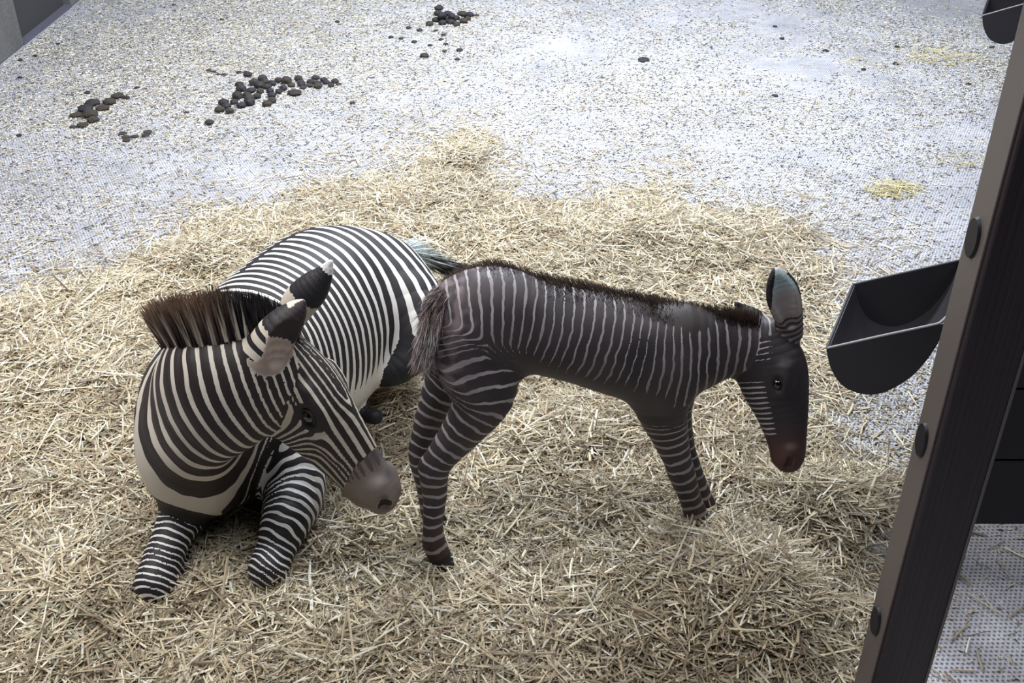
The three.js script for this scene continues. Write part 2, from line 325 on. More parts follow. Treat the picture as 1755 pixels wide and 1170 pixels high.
// ------------------------------------------------------------------ the mare, lying with her head turned back to her left
function buildMare() {
  const O = [-0.78, 0, -2.85];
  const DH = [0.78, 0.72, 0.12];                       // the way the bridge of the nose faces
  const head0 = [-0.647, 0.749, -2.5], head4 = [-0.379, 0.367, -2.39];
  const hf = frame(head0, head4, DH);
  const ROLL = [-0.34, 0.94, 0];
  const trunk = [
    [[-0.96, 0.335, -2.6], 0.165, 0.235, [0, 1, 0]], [[-0.894, 0.377, -2.8], 0.245, 0.3], [[-0.741, 0.426, -3.05], 0.278, 0.315], [[-0.635, 0.425, -3.3], 0.28, 0.3], [[-0.537, 0.393, -3.48], 0.225, 0.208], [[-0.469, 0.315, -3.58], 0.13, 0.135],
  ];
  const neck = [
    [[-0.96, 0.367, -2.66], 0.165, 0.24], [[-0.906, 0.568, -2.53], 0.128, 0.2], [[-0.814, 0.666, -2.45], 0.125, 0.18], [[-0.718, 0.706, -2.44], 0.105, 0.15], [[-0.64, 0.722, -2.46], 0.09, 0.11],
  ];
  const specs = [
    { tag: 'trunk', pts: trunk, up: ROLL, k: 0.1, sub: 4, cap: 1 },
    { tag: 'neck', pts: neck, up: [0.12, 1, -0.1], k: 0.09, sub: 4 },
    // haunch and folded hind leg
    { tag: 'haunch', pts: [[[-0.473, 0.448, -3.42], 0.15], [[-0.368, 0.437, -3.3], 0.135], [[-0.317, 0.414, -3.2], 0.085]], k: 0.1, sub: 3 },
    { tag: 'shank', pts: [[[-0.317, 0.402, -3.2], 0.075], [[-0.367, 0.334, -3.1], 0.06], [[-0.419, 0.312, -3.06], 0.045]], k: 0.05, sub: 3 },
    { tag: 'shank', pts: [[[-0.536, 0.208, -3], 0.03], [[-0.497, 0.2, -2.97], 0.024], [[-0.465, 0.21, -2.95], 0.027]], k: 0.03, sub: 2 },
    // fore leg on the left of the picture: shoulder, elbow, knee; cannon folded beneath
    { tag: 'armR', pts: [[[-1.0, 0.36, -2.7], 0.12, 0.15], [[-1.0, 0.2, -2.58], 0.085, 0.1], [[-1.03, 0.14, -2.44], 0.06], [[-1.05, 0.1, -2.36], 0.06], [[-1.055, 0.078, -2.305], 0.06]], k: 0.035, sub: 4 },
    { tag: 'armR', pts: [[[-1.055, 0.06, -2.31], 0.048], [[-1.01, 0.045, -2.42], 0.035], [[-0.99, 0.04, -2.58], 0.038]], k: 0.03, sub: 2 },
    // the other fore leg
    { tag: 'armL', pts: [[[-0.749, 0.247, -2.74], 0.14, 0.17], [[-0.684, 0.195, -2.6], 0.1, 0.12], [[-0.684, 0.182, -2.48], 0.078, 0.085], [[-0.708, 0.13, -2.4], 0.06], [[-0.724, 0.107, -2.34], 0.058]], k: 0.045, sub: 4 },
    { tag: 'armL', pts: [[[-0.726, 0.088, -2.34], 0.046], [[-0.7, 0.05, -2.46], 0.036], [[-0.69, 0.045, -2.62], 0.038]], k: 0.03, sub: 2 },
    // head
    { tag: 'head', pts: [[inFrame(hf, -0.03, 0, -0.005), 0.075, 0.085], [inFrame(hf, 0.07, 0, 0.0), 0.092, 0.105], [inFrame(hf, 0.17, 0, 0.004), 0.092, 0.098], [inFrame(hf, 0.3, 0, 0.003), 0.062, 0.08], [inFrame(hf, 0.4, 0, 0), 0.053, 0.066], [inFrame(hf, 0.47, 0, -0.004), 0.058, 0.06], [inFrame(hf, 0.5, 0, -0.012), 0.05, 0.05]], up: DH, k: 0.03, sub: 4 },
    { tag: 'head', pts: [[inFrame(hf, 0.02, 0, -0.11), 0.074, 0.085], [inFrame(hf, 0.13, 0, -0.105), 0.07, 0.075], [inFrame(hf, 0.27, 0, -0.085), 0.05, 0.05], [inFrame(hf, 0.4, 0, -0.065), 0.038, 0.032], [inFrame(hf, 0.46, 0, -0.055), 0.036, 0.028]], up: DH, k: 0.05, sub: 4 },
    ...[-1, 1].flatMap((s) => [
      { tag: 'head', pts: [[inFrame(hf, 0.11, s * 0.078, 0.058), 0.022], [inFrame(hf, 0.165, s * 0.082, 0.05), 0.024], [inFrame(hf, 0.205, s * 0.075, 0.032), 0.018]], k: 0.03, sub: 3 },            // brow
      { tag: 'head', pts: [[inFrame(hf, 0.2, s * 0.074, -0.002), 0.014], [inFrame(hf, 0.31, s * 0.052, -0.01), 0.012]], k: 0.03, sub: 2 },                                                        // cheek ridge
      { tag: 'head', pts: [[inFrame(hf, 0.455, s * 0.04, 0.026), 0.026, 0.026], [inFrame(hf, 0.5, s * 0.036, 0.01), 0.026, 0.028]], k: 0.025, sub: 2 },                                           // nostril rim
      { carve: true, pts: [[inFrame(hf, 0.494, s * 0.06, 0.03), 0.012], [inFrame(hf, 0.52, s * 0.045, 0.006), 0.014]], k: 0.012, sub: 2 },
      { carve: true, pts: [[inFrame(hf, 0.155, s * 0.108, 0.03), 0.02], [inFrame(hf, 0.18, s * 0.106, 0.022), 0.02]], k: 0.014, sub: 1 },
    ]),
    { tag: 'head', pts: [[inFrame(hf, 0.47, 0, -0.035), 0.045, 0.028], [inFrame(hf, 0.515, 0, -0.03), 0.036, 0.022]], up: DH, k: 0.02, sub: 2 },
    { tag: 'head', pts: [[inFrame(hf, 0.44, 0, -0.082), 0.032, 0.024], [inFrame(hf, 0.48, 0, -0.07), 0.028, 0.02]], up: DH, k: 0.02, sub: 2 },
    ...[-1, 1].map((s) => ({ carve: true, pts: [[inFrame(hf, 0.42, s * 0.066, -0.05), 0.006], [inFrame(hf, 0.5, s * 0.05, -0.055), 0.007], [inFrame(hf, 0.545, s * 0.012, -0.052), 0.007]], k: 0.014, sub: 3 })),
    // ears
    { tag: 'ear', pts: [[[-0.676, 0.742, -2.43], 0.04, 0.04], [[-0.661, 0.815, -2.42], 0.058, 0.052], [[-0.617, 0.883, -2.42], 0.056, 0.048], [[-0.577, 0.926, -2.44], 0.036, 0.032], [[-0.554, 0.952, -2.45], 0.012, 0.012]], up: [-0.6, 0.35, 0.6], k: 0.035, sub: 4 },
    { carve: true, pts: [[[-0.613, 0.818, -2.36], 0.026, 0.03], [[-0.585, 0.888, -2.35], 0.048, 0.05], [[-0.555, 0.935, -2.36], 0.045, 0.045], [[-0.54, 0.952, -2.39], 0.03, 0.03], [[-0.531, 0.967, -2.41], 0.01, 0.01]], up: [-0.6, 0.35, 0.6], k: 0.008, sub: 3 },
    { tag: 'ear', pts: [[[-0.631, 0.811, -2.56], 0.036, 0.034], [[-0.589, 0.881, -2.57], 0.05, 0.044], [[-0.548, 0.927, -2.57], 0.047, 0.04], [[-0.511, 0.973, -2.57], 0.026, 0.022], [[-0.491, 1.009, -2.57], 0.009, 0.009]], up: [-0.3, 0.5, 0.75], k: 0.03, sub: 4 },
    { carve: true, pts: [[[-0.604, 0.81, -2.64], 0.03, 0.03], [[-0.556, 0.868, -2.64], 0.042, 0.04], [[-0.517, 0.925, -2.63], 0.03, 0.03]], up: [-0.3, 0.5, 0.75], k: 0.008, sub: 3 },
  ];
  const field = makeField(specs), mesh = meshField(field, 0.0065);
  const group = (tag) => field.ch.filter((c) => c.tag === tag && !c.carve);
  const G = { trunk: group('trunk'), neck: group('neck'), haunch: group('haunch'), shank: group('shank'), armR: group('armR'), armL: group('armL'), head: group('head'), ear: group('ear') };
  const sd = (tag, x, y, z) => { let d = 1e9; for (const c of G[tag]) d = Math.min(d, chainDist(c, x, y, z)); return d; };
  const spine = flow([
    [[-0.302, 0.206, -3.6], 2.6], [[-0.417, 0.321, -3.56], 5.2], [[-0.507, 0.389, -3.5], 7.6], [[-0.592, 0.414, -3.38], 10.6], [[-0.672, 0.431, -3.18], 15.5], [[-0.773, 0.412, -3], 21.5], [[-0.859, 0.394, -2.84], 26.2], [[-0.939, 0.393, -2.7], 29.45], [[-0.927, 0.562, -2.53], 32.2], [[-0.82, 0.662, -2.45], 35.8], [[-0.718, 0.706, -2.44], 39.6], [[-0.64, 0.722, -2.46], 43.4],
  ]);
  const legR = flow([[[-1.0, 0.36, -2.7], 30.5], [[-1.0, 0.2, -2.58], 38], [[-1.03, 0.14, -2.42], 45.5], [[-1.057, 0.075, -2.26], 54.5]]);
  const legL = flow([[[-0.844, 0.179, -2.72], 20], [[-0.718, 0.193, -2.66], 24.6], [[-0.633, 0.177, -2.58], 28.6], [[-0.633, 0.163, -2.48], 32.2], [[-0.666, 0.144, -2.38], 36.4], [[-0.709, 0.108, -2.32], 41]]);
  const trunkAxis = frame(trunk[1][0], trunk[4][0], ROLL), SIDE = Math.sign(trunkAxis.side.x);
  const black = hex('#1b181d'), brown = hex('#33241f'), white = hex('#e6e4e2'), cream = hex('#cfc6b6'), grey = hex('#7d736d'), pink = hex('#a8968a'), tan = hex('#7e6c5c');
  const tmp = new THREE.Vector3();
  const paint = (x, y, z, nx, ny, nz) => {
    const w = (d, s) => Math.exp(-Math.max(d, -0.02) / s);
    const n1 = noise(x * 7, y * 7, z * 7), n2 = noise(x * 23, y * 23, z * 23), wob = 0.22 * n1 + 0.1 * n2;
    const dT = sd('trunk', x, y, z), dN = sd('neck', x, y, z), dH = sd('haunch', x, y, z), dS = sd('shank', x, y, z), dR = sd('armR', x, y, z), dL = sd('armL', x, y, z), dHd = sd('head', x, y, z), dE = sd('ear', x, y, z);
    const near = Math.min(dT, dN, dH, dR, dL, dHd);
    // head in its own axes
    tmp.set(x, y, z).sub(hf.o); const t = tmp.dot(hf.ax), s = tmp.dot(hf.side), d = tmp.dot(hf.d);
    if (dE < near + 0.004 && dE < 0.012) {
      // ears: pale base, dark band, white tip
      const far = z < -2.5, a = far ? [-0.631, 0.811, -2.56] : [-0.676, 0.742, -2.43], b = far ? [-0.491, 1.009, -2.57] : [-0.554, 0.952, -2.45];
      const ab = V(b).sub(V(a)), u = tmp.set(x, y, z).sub(V(a)).dot(ab) / ab.lengthSq();
      if (far) { const f = u > 0.9 ? 1 : u > 0.47 + 0.06 * n1 ? -1 : u > 0.2 ? 1 : wave(u * 9 + wob); return [f, black, u > 0.9 ? white : cream]; }
      const inside = nx * 0.7 + nz * 0.5 + ny * 0.2 > 0.35;
      if (inside) return [u > 0.62 || s < -0.13 ? -1 : 1, mix3(black, brown, 0.5), pink];
      const f = u > 0.93 ? 1 : u > 0.66 + 0.05 * n1 ? -1 : wave(u * 6.5 + wob) + 0.25; return [f, black, cream];
    }
    const tau = t / 0.52;
    if (dHd < Math.min(dT, dN) + 0.01 && dHd < 0.03 && t > -0.06) {
      const al = Math.atan2(Math.abs(s), d - lerp(0, -0.03, clamp(tau, 0, 1)));       // 0 on the bridge, pi under the jaw
      if (tau > 0.74 + 0.03 * n1 - 0.05 * Math.cos(al)) {
        const nd = Math.hypot(t - 0.51, (Math.abs(s) - 0.05) * 0.8, (d - 0.016) * 0.8); if (nd < 0.019) return [-1, hex('#2b1d1d'), cream];
        const k = sstep(0.74, 0.84, tau), nos = sstep(0.93, 1.0, tau);
        const c0 = mix3(mix3(grey, tan, clamp(0.4 + 0.6 * n1, 0, 1)), mix3(pink, brown, 0.45), nos * 0.6), c = mix3(c0, hex('#565058'), sstep(0.6, 0.2, al) * sstep(0.92, 0.84, tau) * clamp(0.7 + n2, 0, 1));
        return [wave(al * 3.2 + wob) * (1 - k) + k, mix3(brown, grey, 0.35), c];
      }
      // fore part: lines along the face; cheek: bands round the jaw; forehead: fine lines
      const fine = sstep(0.5, 0.3, tau);
      const along = 3.0 * al + fine * 2.2 * (0.8 - softMax(0, 0.8 - al, 8)) - fine * 1.3 + 0.4 * tau + 0.3 * wob;
      const rings = 43.5 - 1.2 + t * 21 + 1.1 * Math.cos(al) + wob * 0.7;
      const m = sstep(0.6, 0.3, tau) * sstep(0.8, 1.5, al);
      const ph = lerp(along + 44.35, rings, m);
      const eyeD = Math.hypot((t - 0.172) * 0.8, (d - 0.03) * 1.3, (Math.abs(s) - 0.085) * 0.6);
      if (eyeD < 0.042) return [-1, mix3(black, brown, 0.3), cream];
      const pale = 0.42 - 0.08 * fine * sstep(1.0, 0.7, al);
      return [wave(ph) - levelFor(pale), mix3(black, brown, 0.35 + 0.4 * sstep(0.3, 0.8, tau)), mix3(cream, grey, 0.25 * sstep(0.3, 0.9, tau))];
    }
    if (dS < Math.min(dT, dH) + 0.0) return [-1, hex('#15151d'), white];  // folded leg kept solid dark: shade under the haunch put into its colour
    const A = w(Math.min(dT, dN, dH), 0.012), Bq = 0, R = w(dR, 0.01) * 1.2, Lq = w(dL, 0.012) * 2.5, sum = A + Bq + R + Lq;
    let ph = (A * spine(x, y, z) + R * legR(x, y, z) + Lq * legL(x, y, z)) / sum + wob * 0.55;
    const legShare = (R + Lq) / sum;
    { tmp.set(x, y, z).sub(trunkAxis.o); const q = Math.max(0, Math.atan2(tmp.dot(trunkAxis.side) * SIDE, tmp.dot(trunkAxis.d))); ph -= 0.75 * q * q * A / sum * sstep(-0.05, 0.25, tmp.dot(trunkAxis.ax)) * sstep(trunkAxis.L + 0.02, trunkAxis.L - 0.3, tmp.dot(trunkAxis.ax)); ph += 0.35 * noise(x * 18, y * 18, z * 18) * legShare; }
    // belly: the dark stripes thin out to white
    tmp.set(x, y, z).sub(trunkAxis.o); const up = tmp.dot(trunkAxis.d), along = tmp.dot(trunkAxis.ax);
    const onTrunk = A / sum * sstep(-0.02, 0.14, along), belly = onTrunk * sstep(-0.04, -0.16, up + 0.05 * n1);
    const neckShare = dN < dT + 0.03 ? 1 : 0;
    let pale = lerp(0.4, 0.46, legShare); if (neckShare) pale = 0.34;
    pale = lerp(pale, 1.25, belly);
    const under = dN < dT + 0.05 ? sstep(-0.3, -0.8, ny) : 0;
    let f = wave(ph) - (pale > 1 ? -1.4 * (pale - 1) / 0.25 - 1 : levelFor(pale));
    const back = tmp.dot(trunkAxis.side);
    if (A > 0.5 * sum && up > 0.2 && Math.abs(back) < 0.014 && along > 0.25) f = -1;
    { const q = Lq / sum, q2 = R / sum; if ((q > 0.3 && q < 0.75) || (q2 > 0.03 && q2 < 0.93)) f = -1; }  // shade painted as a dark band where fore legs meet the chest
    if (y < 0.065 && legShare > 0.8 && z < -2.5) f = -1;
    const warmShade = clamp(1 - (z + 3.0) * -2.2, 0, 1) * (1 - legShare);  // brown tint of the neck, plus shade dulling the pale front stripes
    void under; void nz;
    return [f, mix3(black, brown, 0.45 * warmShade * (neckShare ? 1 : 0.3)), mix3(white, cream, 0.8 * warmShade * (neckShare ? 1 : 0.35))];
  };
  const body = stripeMesh(mesh, paint, O);
  const mare = thing('zebra', 'adult zebra lying on the straw with its head turned to the right', 'zebra', O);
  part('body', body, coat(0.62), mare);
  for (const s of [-1, 1]) {
    const e = new THREE.SphereGeometry(0.021, 20, 14); e.translate(...sub3(inFrame(hf, 0.168, s * 0.083, 0.028), O)); part('eye', e, eyeMat, mare, 'glossy dark eye');
    // upper lid with lashes
    const lid = new THREE.TubeGeometry(new THREE.CatmullRomCurve3([[0.143, 0.088, 0.028], [0.155, 0.099, 0.044], [0.172, 0.102, 0.046], [0.192, 0.093, 0.03]].map((q) => V(sub3(inFrame(hf, q[0], s * q[1], q[2]), O)))), 14, 0.0055, 8);
    part('eyelid', lid, std(0x1d1716, 0.7), mare);
  }
  // mane: upright hair along the crest
  const r = rng(12), crest = new THREE.CatmullRomCurve3([[-0.985, 0.608, -2.72], [-0.953, 0.74, -2.58], [-0.884, 0.816, -2.48], [-0.809, 0.849, -2.44], [-0.719, 0.851, -2.46], [-0.648, 0.832, -2.49], [-0.604, 0.798, -2.49]].map(V)), hairs = [];
  const tipBrown = hex('#94765f'), darkM = hex('#231c21');
  for (let i = 0; i < 9000; i++) {
    const u = r(), p = crest.getPoint(u), q = crest.getTangent(u); p.addScaledVector(new THREE.Vector3(r() - 0.5, 0.4 * (r() - 0.5), r() - 0.5), 0.05);
    p.y -= 0.01;
    const ph = spine(p.x, p.y - 0.05, p.z) + 0.1 * noise(p.x * 20, p.y * 20, p.z * 20), pale = u < 0.66 && wave(ph) > levelFor(0.42);
    const L = (u < 0.6 ? 0.125 : lerp(0.125, 0.06, (u - 0.6) / 0.4)) * (0.75 + 0.4 * r()) * sstep(-0.05, 0.1, u);
    const dir = new THREE.Vector3(lerp(-0.5, -0.1, u) + 0.18 * (r() - 0.5), 1, -0.12 + 0.18 * (r() - 0.5)).addScaledVector(q, u < 0.25 ? -0.5 * (1 - u / 0.25) : 0.12);
    const base = pale ? mix3(cream, grey, 0.2 * r()) : mix3(darkM, brown, r() * 0.7), tip = mix3(mix3(tipBrown, brown, 0.4 * r()), darkM, sstep(0.5, 0.66, u));
    hairs.push({ p, dir, len: L, c0: base, c1: mix3(base, tip, 0.25), c2: tip, w: 0.0085 });
  }
  part('mane', hairGeo(hairs, O), hairMat, mare, 'upright striped mane with brown tips');
  // tail: pale dock, dark tuft lying on the straw
  const tc = new THREE.CatmullRomCurve3([[-0.49, 0.466, -3.6], [-0.428, 0.438, -3.7], [-0.357, 0.386, -3.76], [-0.27, 0.327, -3.8], [-0.176, 0.306, -3.78]].map(V)), th = [];
  for (let i = 0; i < 2600; i++) {
    const u = Math.pow(r(), 0.8) * 0.75, p = tc.getPoint(u), q = tc.getTangent(u); p.addScaledVector(new THREE.Vector3(r() - 0.5, r() - 0.5, r() - 0.5), 0.05 * (1 - 0.5 * u));
    const c = mix3(hex('#dfe8e8'), darkM, sstep(0.34, 0.62, u + 0.25 * (r() - 0.5)));
    th.push({ p, dir: q.clone().add(new THREE.Vector3(r() - 0.5, r() - 0.5, r() - 0.5).multiplyScalar(0.35)), len: 0.1 + 0.09 * r(), c0: c, c1: c, c2: mix3(c, darkM, u < 0.3 ? 0.15 : 0.6), w: 0.006 });
  }
  const dock = new THREE.TubeGeometry(new THREE.CatmullRomCurve3([[-0.485, 0.466, -3.55], [-0.451, 0.45, -3.64], [-0.394, 0.396, -3.74], [-0.33, 0.349, -3.78]].map((a) => V(sub3(a, O)))), 20, 0.024, 10);
  const tail = part('tail', dock, std(0x8b8f90, 0.8), mare); part('tail_tuft', hairGeo(th, O), hairMat, tail, 'pale tail hair darkening to a black tuft');
}
buildMare();

// ------------------------------------------------------------------ the foal, standing with its head lowered
function buildFoal() {
  const O = [0.2, 0, -2.6];
  const DH = [0.9, 0.12, 0.42];
  const head0 = [0.741, 0.718, -2.62], head4 = [0.813, 0.414, -2.47];
  const hf = frame(head0, head4, DH);
  const specs = [
    { tag: 'trunk', k: 0.06, sub: 4, pts: [
      [[-0.171, 0.834, -2.56], 0.085, 0.1], [[-0.106, 0.849, -2.56], 0.115, 0.13], [[-0.045, 0.839, -2.57], 0.13, 0.143], [[0.062, 0.799, -2.58], 0.122, 0.134], [[0.203, 0.759, -2.59], 0.126, 0.14], [[0.348, 0.707, -2.6], 0.124, 0.15], [[0.451, 0.689, -2.61], 0.115, 0.143], [[0.539, 0.67, -2.62], 0.085, 0.105]] },
    { tag: 'neck', k: 0.05, sub: 4, pts: [[[0.482, 0.725, -2.61], 0.085, 0.12], [[0.594, 0.706, -2.62], 0.068, 0.098], [[0.688, 0.698, -2.62], 0.06, 0.082], [[0.744, 0.694, -2.62], 0.055, 0.065]] },
    // near hind leg
    { tag: 'hindN', k: 0.06, sub: 4, up: [-0.6, 0.4, 0.1], pts: [[[-0.117, 0.808, -2.52], 0.085, 0.11], [[-0.09, 0.721, -2.49], 0.075, 0.118], [[-0.081, 0.632, -2.47], 0.062, 0.088], [[-0.138, 0.523, -2.47], 0.05, 0.064], [[-0.204, 0.431, -2.46], 0.038, 0.048], [[-0.227, 0.382, -2.45], 0.034, 0.044], [[-0.228, 0.297, -2.44], 0.029, 0.036], [[-0.236, 0.201, -2.42], 0.027, 0.03], [[-0.234, 0.14, -2.41], 0.032, 0.036], [[-0.221, 0.102, -2.4], 0.03, 0.034]] },
    { tag: 'hindN', k: 0.03, sub: 2, up: [-0.6, 0.4, 0.1], pts: [[[-0.22, 0.413, -2.46], 0.024], [[-0.246, 0.4, -2.46], 0.02]] },
    { tag: 'hoof', k: 0.008, sub: 2, up: [-0.6, 0.4, 0.1], pts: [[[-0.218, 0.094, -2.4], 0.03, 0.034], [[-0.203, 0.049, -2.38], 0.036, 0.042]] },
    // far hind leg
    { tag: 'hindF', k: 0.05, sub: 4, up: [-0.6, 0.4, 0.1], pts: [[[-0.148, 0.702, -2.64], 0.085, 0.1], [[-0.173, 0.585, -2.66], 0.065, 0.085], [[-0.221, 0.485, -2.65], 0.05, 0.062], [[-0.263, 0.379, -2.63], 0.038, 0.045], [[-0.28, 0.307, -2.62], 0.034, 0.04], [[-0.27, 0.199, -2.61], 0.028, 0.032], [[-0.258, 0.111, -2.6], 0.03, 0.034]] },
    { tag: 'hoof', k: 0.008, sub: 2, up: [-0.6, 0.4, 0.1], pts: [[[-0.255, 0.101, -2.6], 0.03, 0.034], [[-0.241, 0.055, -2.58], 0.035, 0.04]] },
    // near fore leg
    { tag: 'foreN', k: 0.055, sub: 4, up: [0.9, 0.3, 0], pts: [[[0.44, 0.667, -2.57], 0.07, 0.1], [[0.433, 0.562, -2.55], 0.06, 0.082], [[0.464, 0.451, -2.55], 0.05, 0.058], [[0.495, 0.36, -2.54], 0.039, 0.043], [[0.513, 0.304, -2.54], 0.038, 0.042], [[0.546, 0.211, -2.54], 0.03, 0.034], [[0.569, 0.149, -2.53], 0.032, 0.036], [[0.584, 0.122, -2.52], 0.03, 0.034]] },
    { tag: 'hoof', k: 0.008, sub: 2, up: [0.9, 0.3, 0], pts: [[[0.586, 0.117, -2.52], 0.03, 0.034], [[0.613, 0.068, -2.5], 0.036, 0.042]] },
    // far fore leg
    { tag: 'foreF', k: 0.05, sub: 4, up: [0.9, 0.3, 0], pts: [[[0.485, 0.578, -2.67], 0.065, 0.09], [[0.488, 0.442, -2.68], 0.055, 0.065], [[0.531, 0.302, -2.67], 0.038, 0.042], [[0.553, 0.24, -2.66], 0.036, 0.04], [[0.607, 0.125, -2.64], 0.029, 0.032], [[0.645, 0.048, -2.63], 0.031, 0.034]] },
    { tag: 'hoof', k: 0.008, sub: 2, up: [0.9, 0.3, 0], pts: [[[0.649, 0.04, -2.63], 0.03, 0.034], [[0.684, 0.003, -2.61], 0.036, 0.04]] },
    // head
    { tag: 'head', k: 0.03, sub: 4, up: DH, pts: [[inFrame(hf, -0.02, 0, 0), 0.055, 0.062], [inFrame(hf, 0.05, 0, 0.008), 0.07, 0.084], [inFrame(hf, 0.11, 0, 0.01), 0.069, 0.084], [inFrame(hf, 0.2, 0, 0.012), 0.047, 0.066], [inFrame(hf, 0.28, 0, 0.008), 0.038, 0.05], [inFrame(hf, 0.33, 0, 0.0), 0.041, 0.045], [inFrame(hf, 0.35, 0, -0.006), 0.036, 0.038]] },
    { tag: 'head', k: 0.03, sub: 4, up: DH, pts: [[inFrame(hf, 0.04, 0, -0.06), 0.054, 0.058], [inFrame(hf, 0.12, 0, -0.055), 0.05, 0.05], [inFrame(hf, 0.22, 0, -0.035), 0.036, 0.036], [inFrame(hf, 0.3, 0, -0.028), 0.03, 0.026], [inFrame(hf, 0.335, 0, -0.03), 0.028, 0.022]] },
    ...[-1, 1].flatMap((s) => [
      { tag: 'head', k: 0.025, sub: 3, pts: [[inFrame(hf, 0.07, s * 0.058, 0.05), 0.016], [inFrame(hf, 0.105, s * 0.062, 0.042), 0.018], [inFrame(hf, 0.135, s * 0.056, 0.03), 0.013]] },
      { tag: 'head', k: 0.018, sub: 2, pts: [[inFrame(hf, 0.315, s * 0.028, 0.014), 0.018], [inFrame(hf, 0.342, s * 0.024, 0.0), 0.018]] },
      { carve: true, k: 0.01, sub: 2, pts: [[inFrame(hf, 0.338, s * 0.043, 0.012), 0.008], [inFrame(hf, 0.358, s * 0.034, -0.004), 0.008]] },
      { carve: true, k: 0.01, sub: 1, pts: [[inFrame(hf, 0.098, s * 0.083, 0.024), 0.015], [inFrame(hf, 0.118, s * 0.081, 0.018), 0.015]] },
    ]),
    { tag: 'head', k: 0.015, sub: 2, up: DH, pts: [[inFrame(hf, 0.335, 0, -0.018), 0.032, 0.018], [inFrame(hf, 0.362, 0, -0.016), 0.026, 0.015]] },
    { carve: true, k: 0.01, sub: 2, pts: [[inFrame(hf, 0.3, -0.05, -0.026), 0.003], [inFrame(hf, 0.375, -0.01, -0.03), 0.004]] },
    // ears: the near one upright and open, the other laid back
    { tag: 'ear', k: 0.025, sub: 4, up: [0.2, 0.4, 0.8], pts: [[[0.801, 0.767, -2.6], 0.028, 0.026], [[0.779, 0.825, -2.6], 0.042, 0.032], [[0.754, 0.891, -2.6], 0.05, 0.034], [[0.736, 0.938, -2.6], 0.036, 0.024], [[0.725, 0.964, -2.6], 0.014, 0.012]] },
    { carve: true, k: 0.008, sub: 3, up: [0.2, 0.4, 0.8], pts: [[[0.781, 0.816, -2.565], 0.018, 0.02], [[0.758, 0.868, -2.56], 0.033, 0.03], [[0.741, 0.915, -2.56], 0.038, 0.032], [[0.729, 0.95, -2.565], 0.024, 0.022]] },
    { tag: 'ear', k: 0.025, sub: 3, up: [0, 1, 0.3], pts: [[[0.748, 0.733, -2.68], 0.024, 0.026], [[0.706, 0.761, -2.69], 0.03, 0.026], [[0.671, 0.784, -2.7], 0.018, 0.014], [[0.653, 0.802, -2.7], 0.008, 0.008]] },
  ];
  const field = makeField(specs), mesh = meshField(field, 0.0045);
  const G = {}; for (const c of field.ch) if (!c.carve) (G[c.tag] ??= []).push(c);
  const sd = (tag, x, y, z) => { let d = 1e9; for (const c of G[tag]) d = Math.min(d, chainDist(c, x, y, z)); return d; };
  const spine = flow([[[-0.22, 0.817, -2.55], -5], [[-0.126, 0.834, -2.56], -1], [[-0.045, 0.834, -2.57], 2.4], [[0.062, 0.799, -2.58], 6.6], [[0.203, 0.759, -2.59], 12], [[0.348, 0.707, -2.6], 17.4], [[0.459, 0.693, -2.61], 21.4], [[0.595, 0.702, -2.62], 26], [[0.714, 0.694, -2.62], 30]]);
  // legs: rings; above the first point the number keeps falling with the distance from it, so that the rings arch over the thigh
  const HC = [-0.065, 0.585, -2.47], HR = -0.4;
  const legFlow = (pts) => { const f = flow(pts), p0 = V(pts[0][0]), g = V(pts[1][0]).sub(p0), L = g.length(), rate = (pts[1][1] - pts[0][1]) / L; g.divideScalar(L);
    return (x, y, z) => { const dx = x - p0.x, dy = y - p0.y, dz = z - p0.z, t = dx * g.x + dy * g.y + dz * g.z, k = sstep(0.03, -0.05, t); const v = f(x, y, z); return k > 0 ? lerp(v, pts[0][1] - rate * Math.hypot(dx, dy, dz * 0.6), k) : v; }; };
  const hindN = legFlow([[[-0.065, 0.585, -2.47], 6.6], [[-0.13, 0.508, -2.47], 9], [[-0.204, 0.424, -2.46], 12], [[-0.228, 0.374, -2.45], 13.8], [[-0.228, 0.297, -2.44], 16], [[-0.236, 0.201, -2.42], 18.8], [[-0.222, 0.09, -2.4], 21.5]]);
  const hindF = legFlow([[[-0.162, 0.564, -2.66], 6], [[-0.221, 0.485, -2.65], 8.5], [[-0.263, 0.379, -2.63], 12], [[-0.28, 0.307, -2.62], 14], [[-0.258, 0.111, -2.6], 19]]);
  const foreN = legFlow([[[0.431, 0.599, -2.55], 0], [[0.463, 0.462, -2.55], 4], [[0.495, 0.36, -2.54], 7.2], [[0.546, 0.211, -2.54], 11.2], [[0.584, 0.122, -2.52], 14]]);
  const foreF = legFlow([[[0.493, 0.486, -2.68], 0], [[0.531, 0.302, -2.67], 5], [[0.607, 0.125, -2.64], 10], [[0.645, 0.048, -2.63], 12]]);
  const dark = hex('#2c262b'), dun = hex('#4a3f41'), pale = hex('#b5afb1'), dim = hex('#6d676b'), red = hex('#4b2c27'), sooty = hex('#1a1418'), duskyBelly = hex('#4a4546'), inner = hex('#938a88');
  const tmp = new THREE.Vector3();
  const paint = (x, y, z, nx, ny, nz) => {
    const w = (d, s) => Math.exp(-Math.max(d, -0.02) / s), n1 = noise(x * 11, y * 11, z * 11), n2 = noise(x * 34, y * 34, z * 34), n3 = noise(x * 70, y * 70, z * 70), wob = 0.2 * n1 + 0.12 * n2 + 0.05 * n3;
    const dT = sd('trunk', x, y, z), dN = sd('neck', x, y, z), d1 = sd('hindN', x, y, z), d2 = sd('hindF', x, y, z), d3 = sd('foreN', x, y, z), d4 = sd('foreF', x, y, z), dHd = sd('head', x, y, z), dE = sd('ear', x, y, z), dHoof = sd('hoof', x, y, z);
    if (dHoof < 0.003) return [-1, sooty, pale];
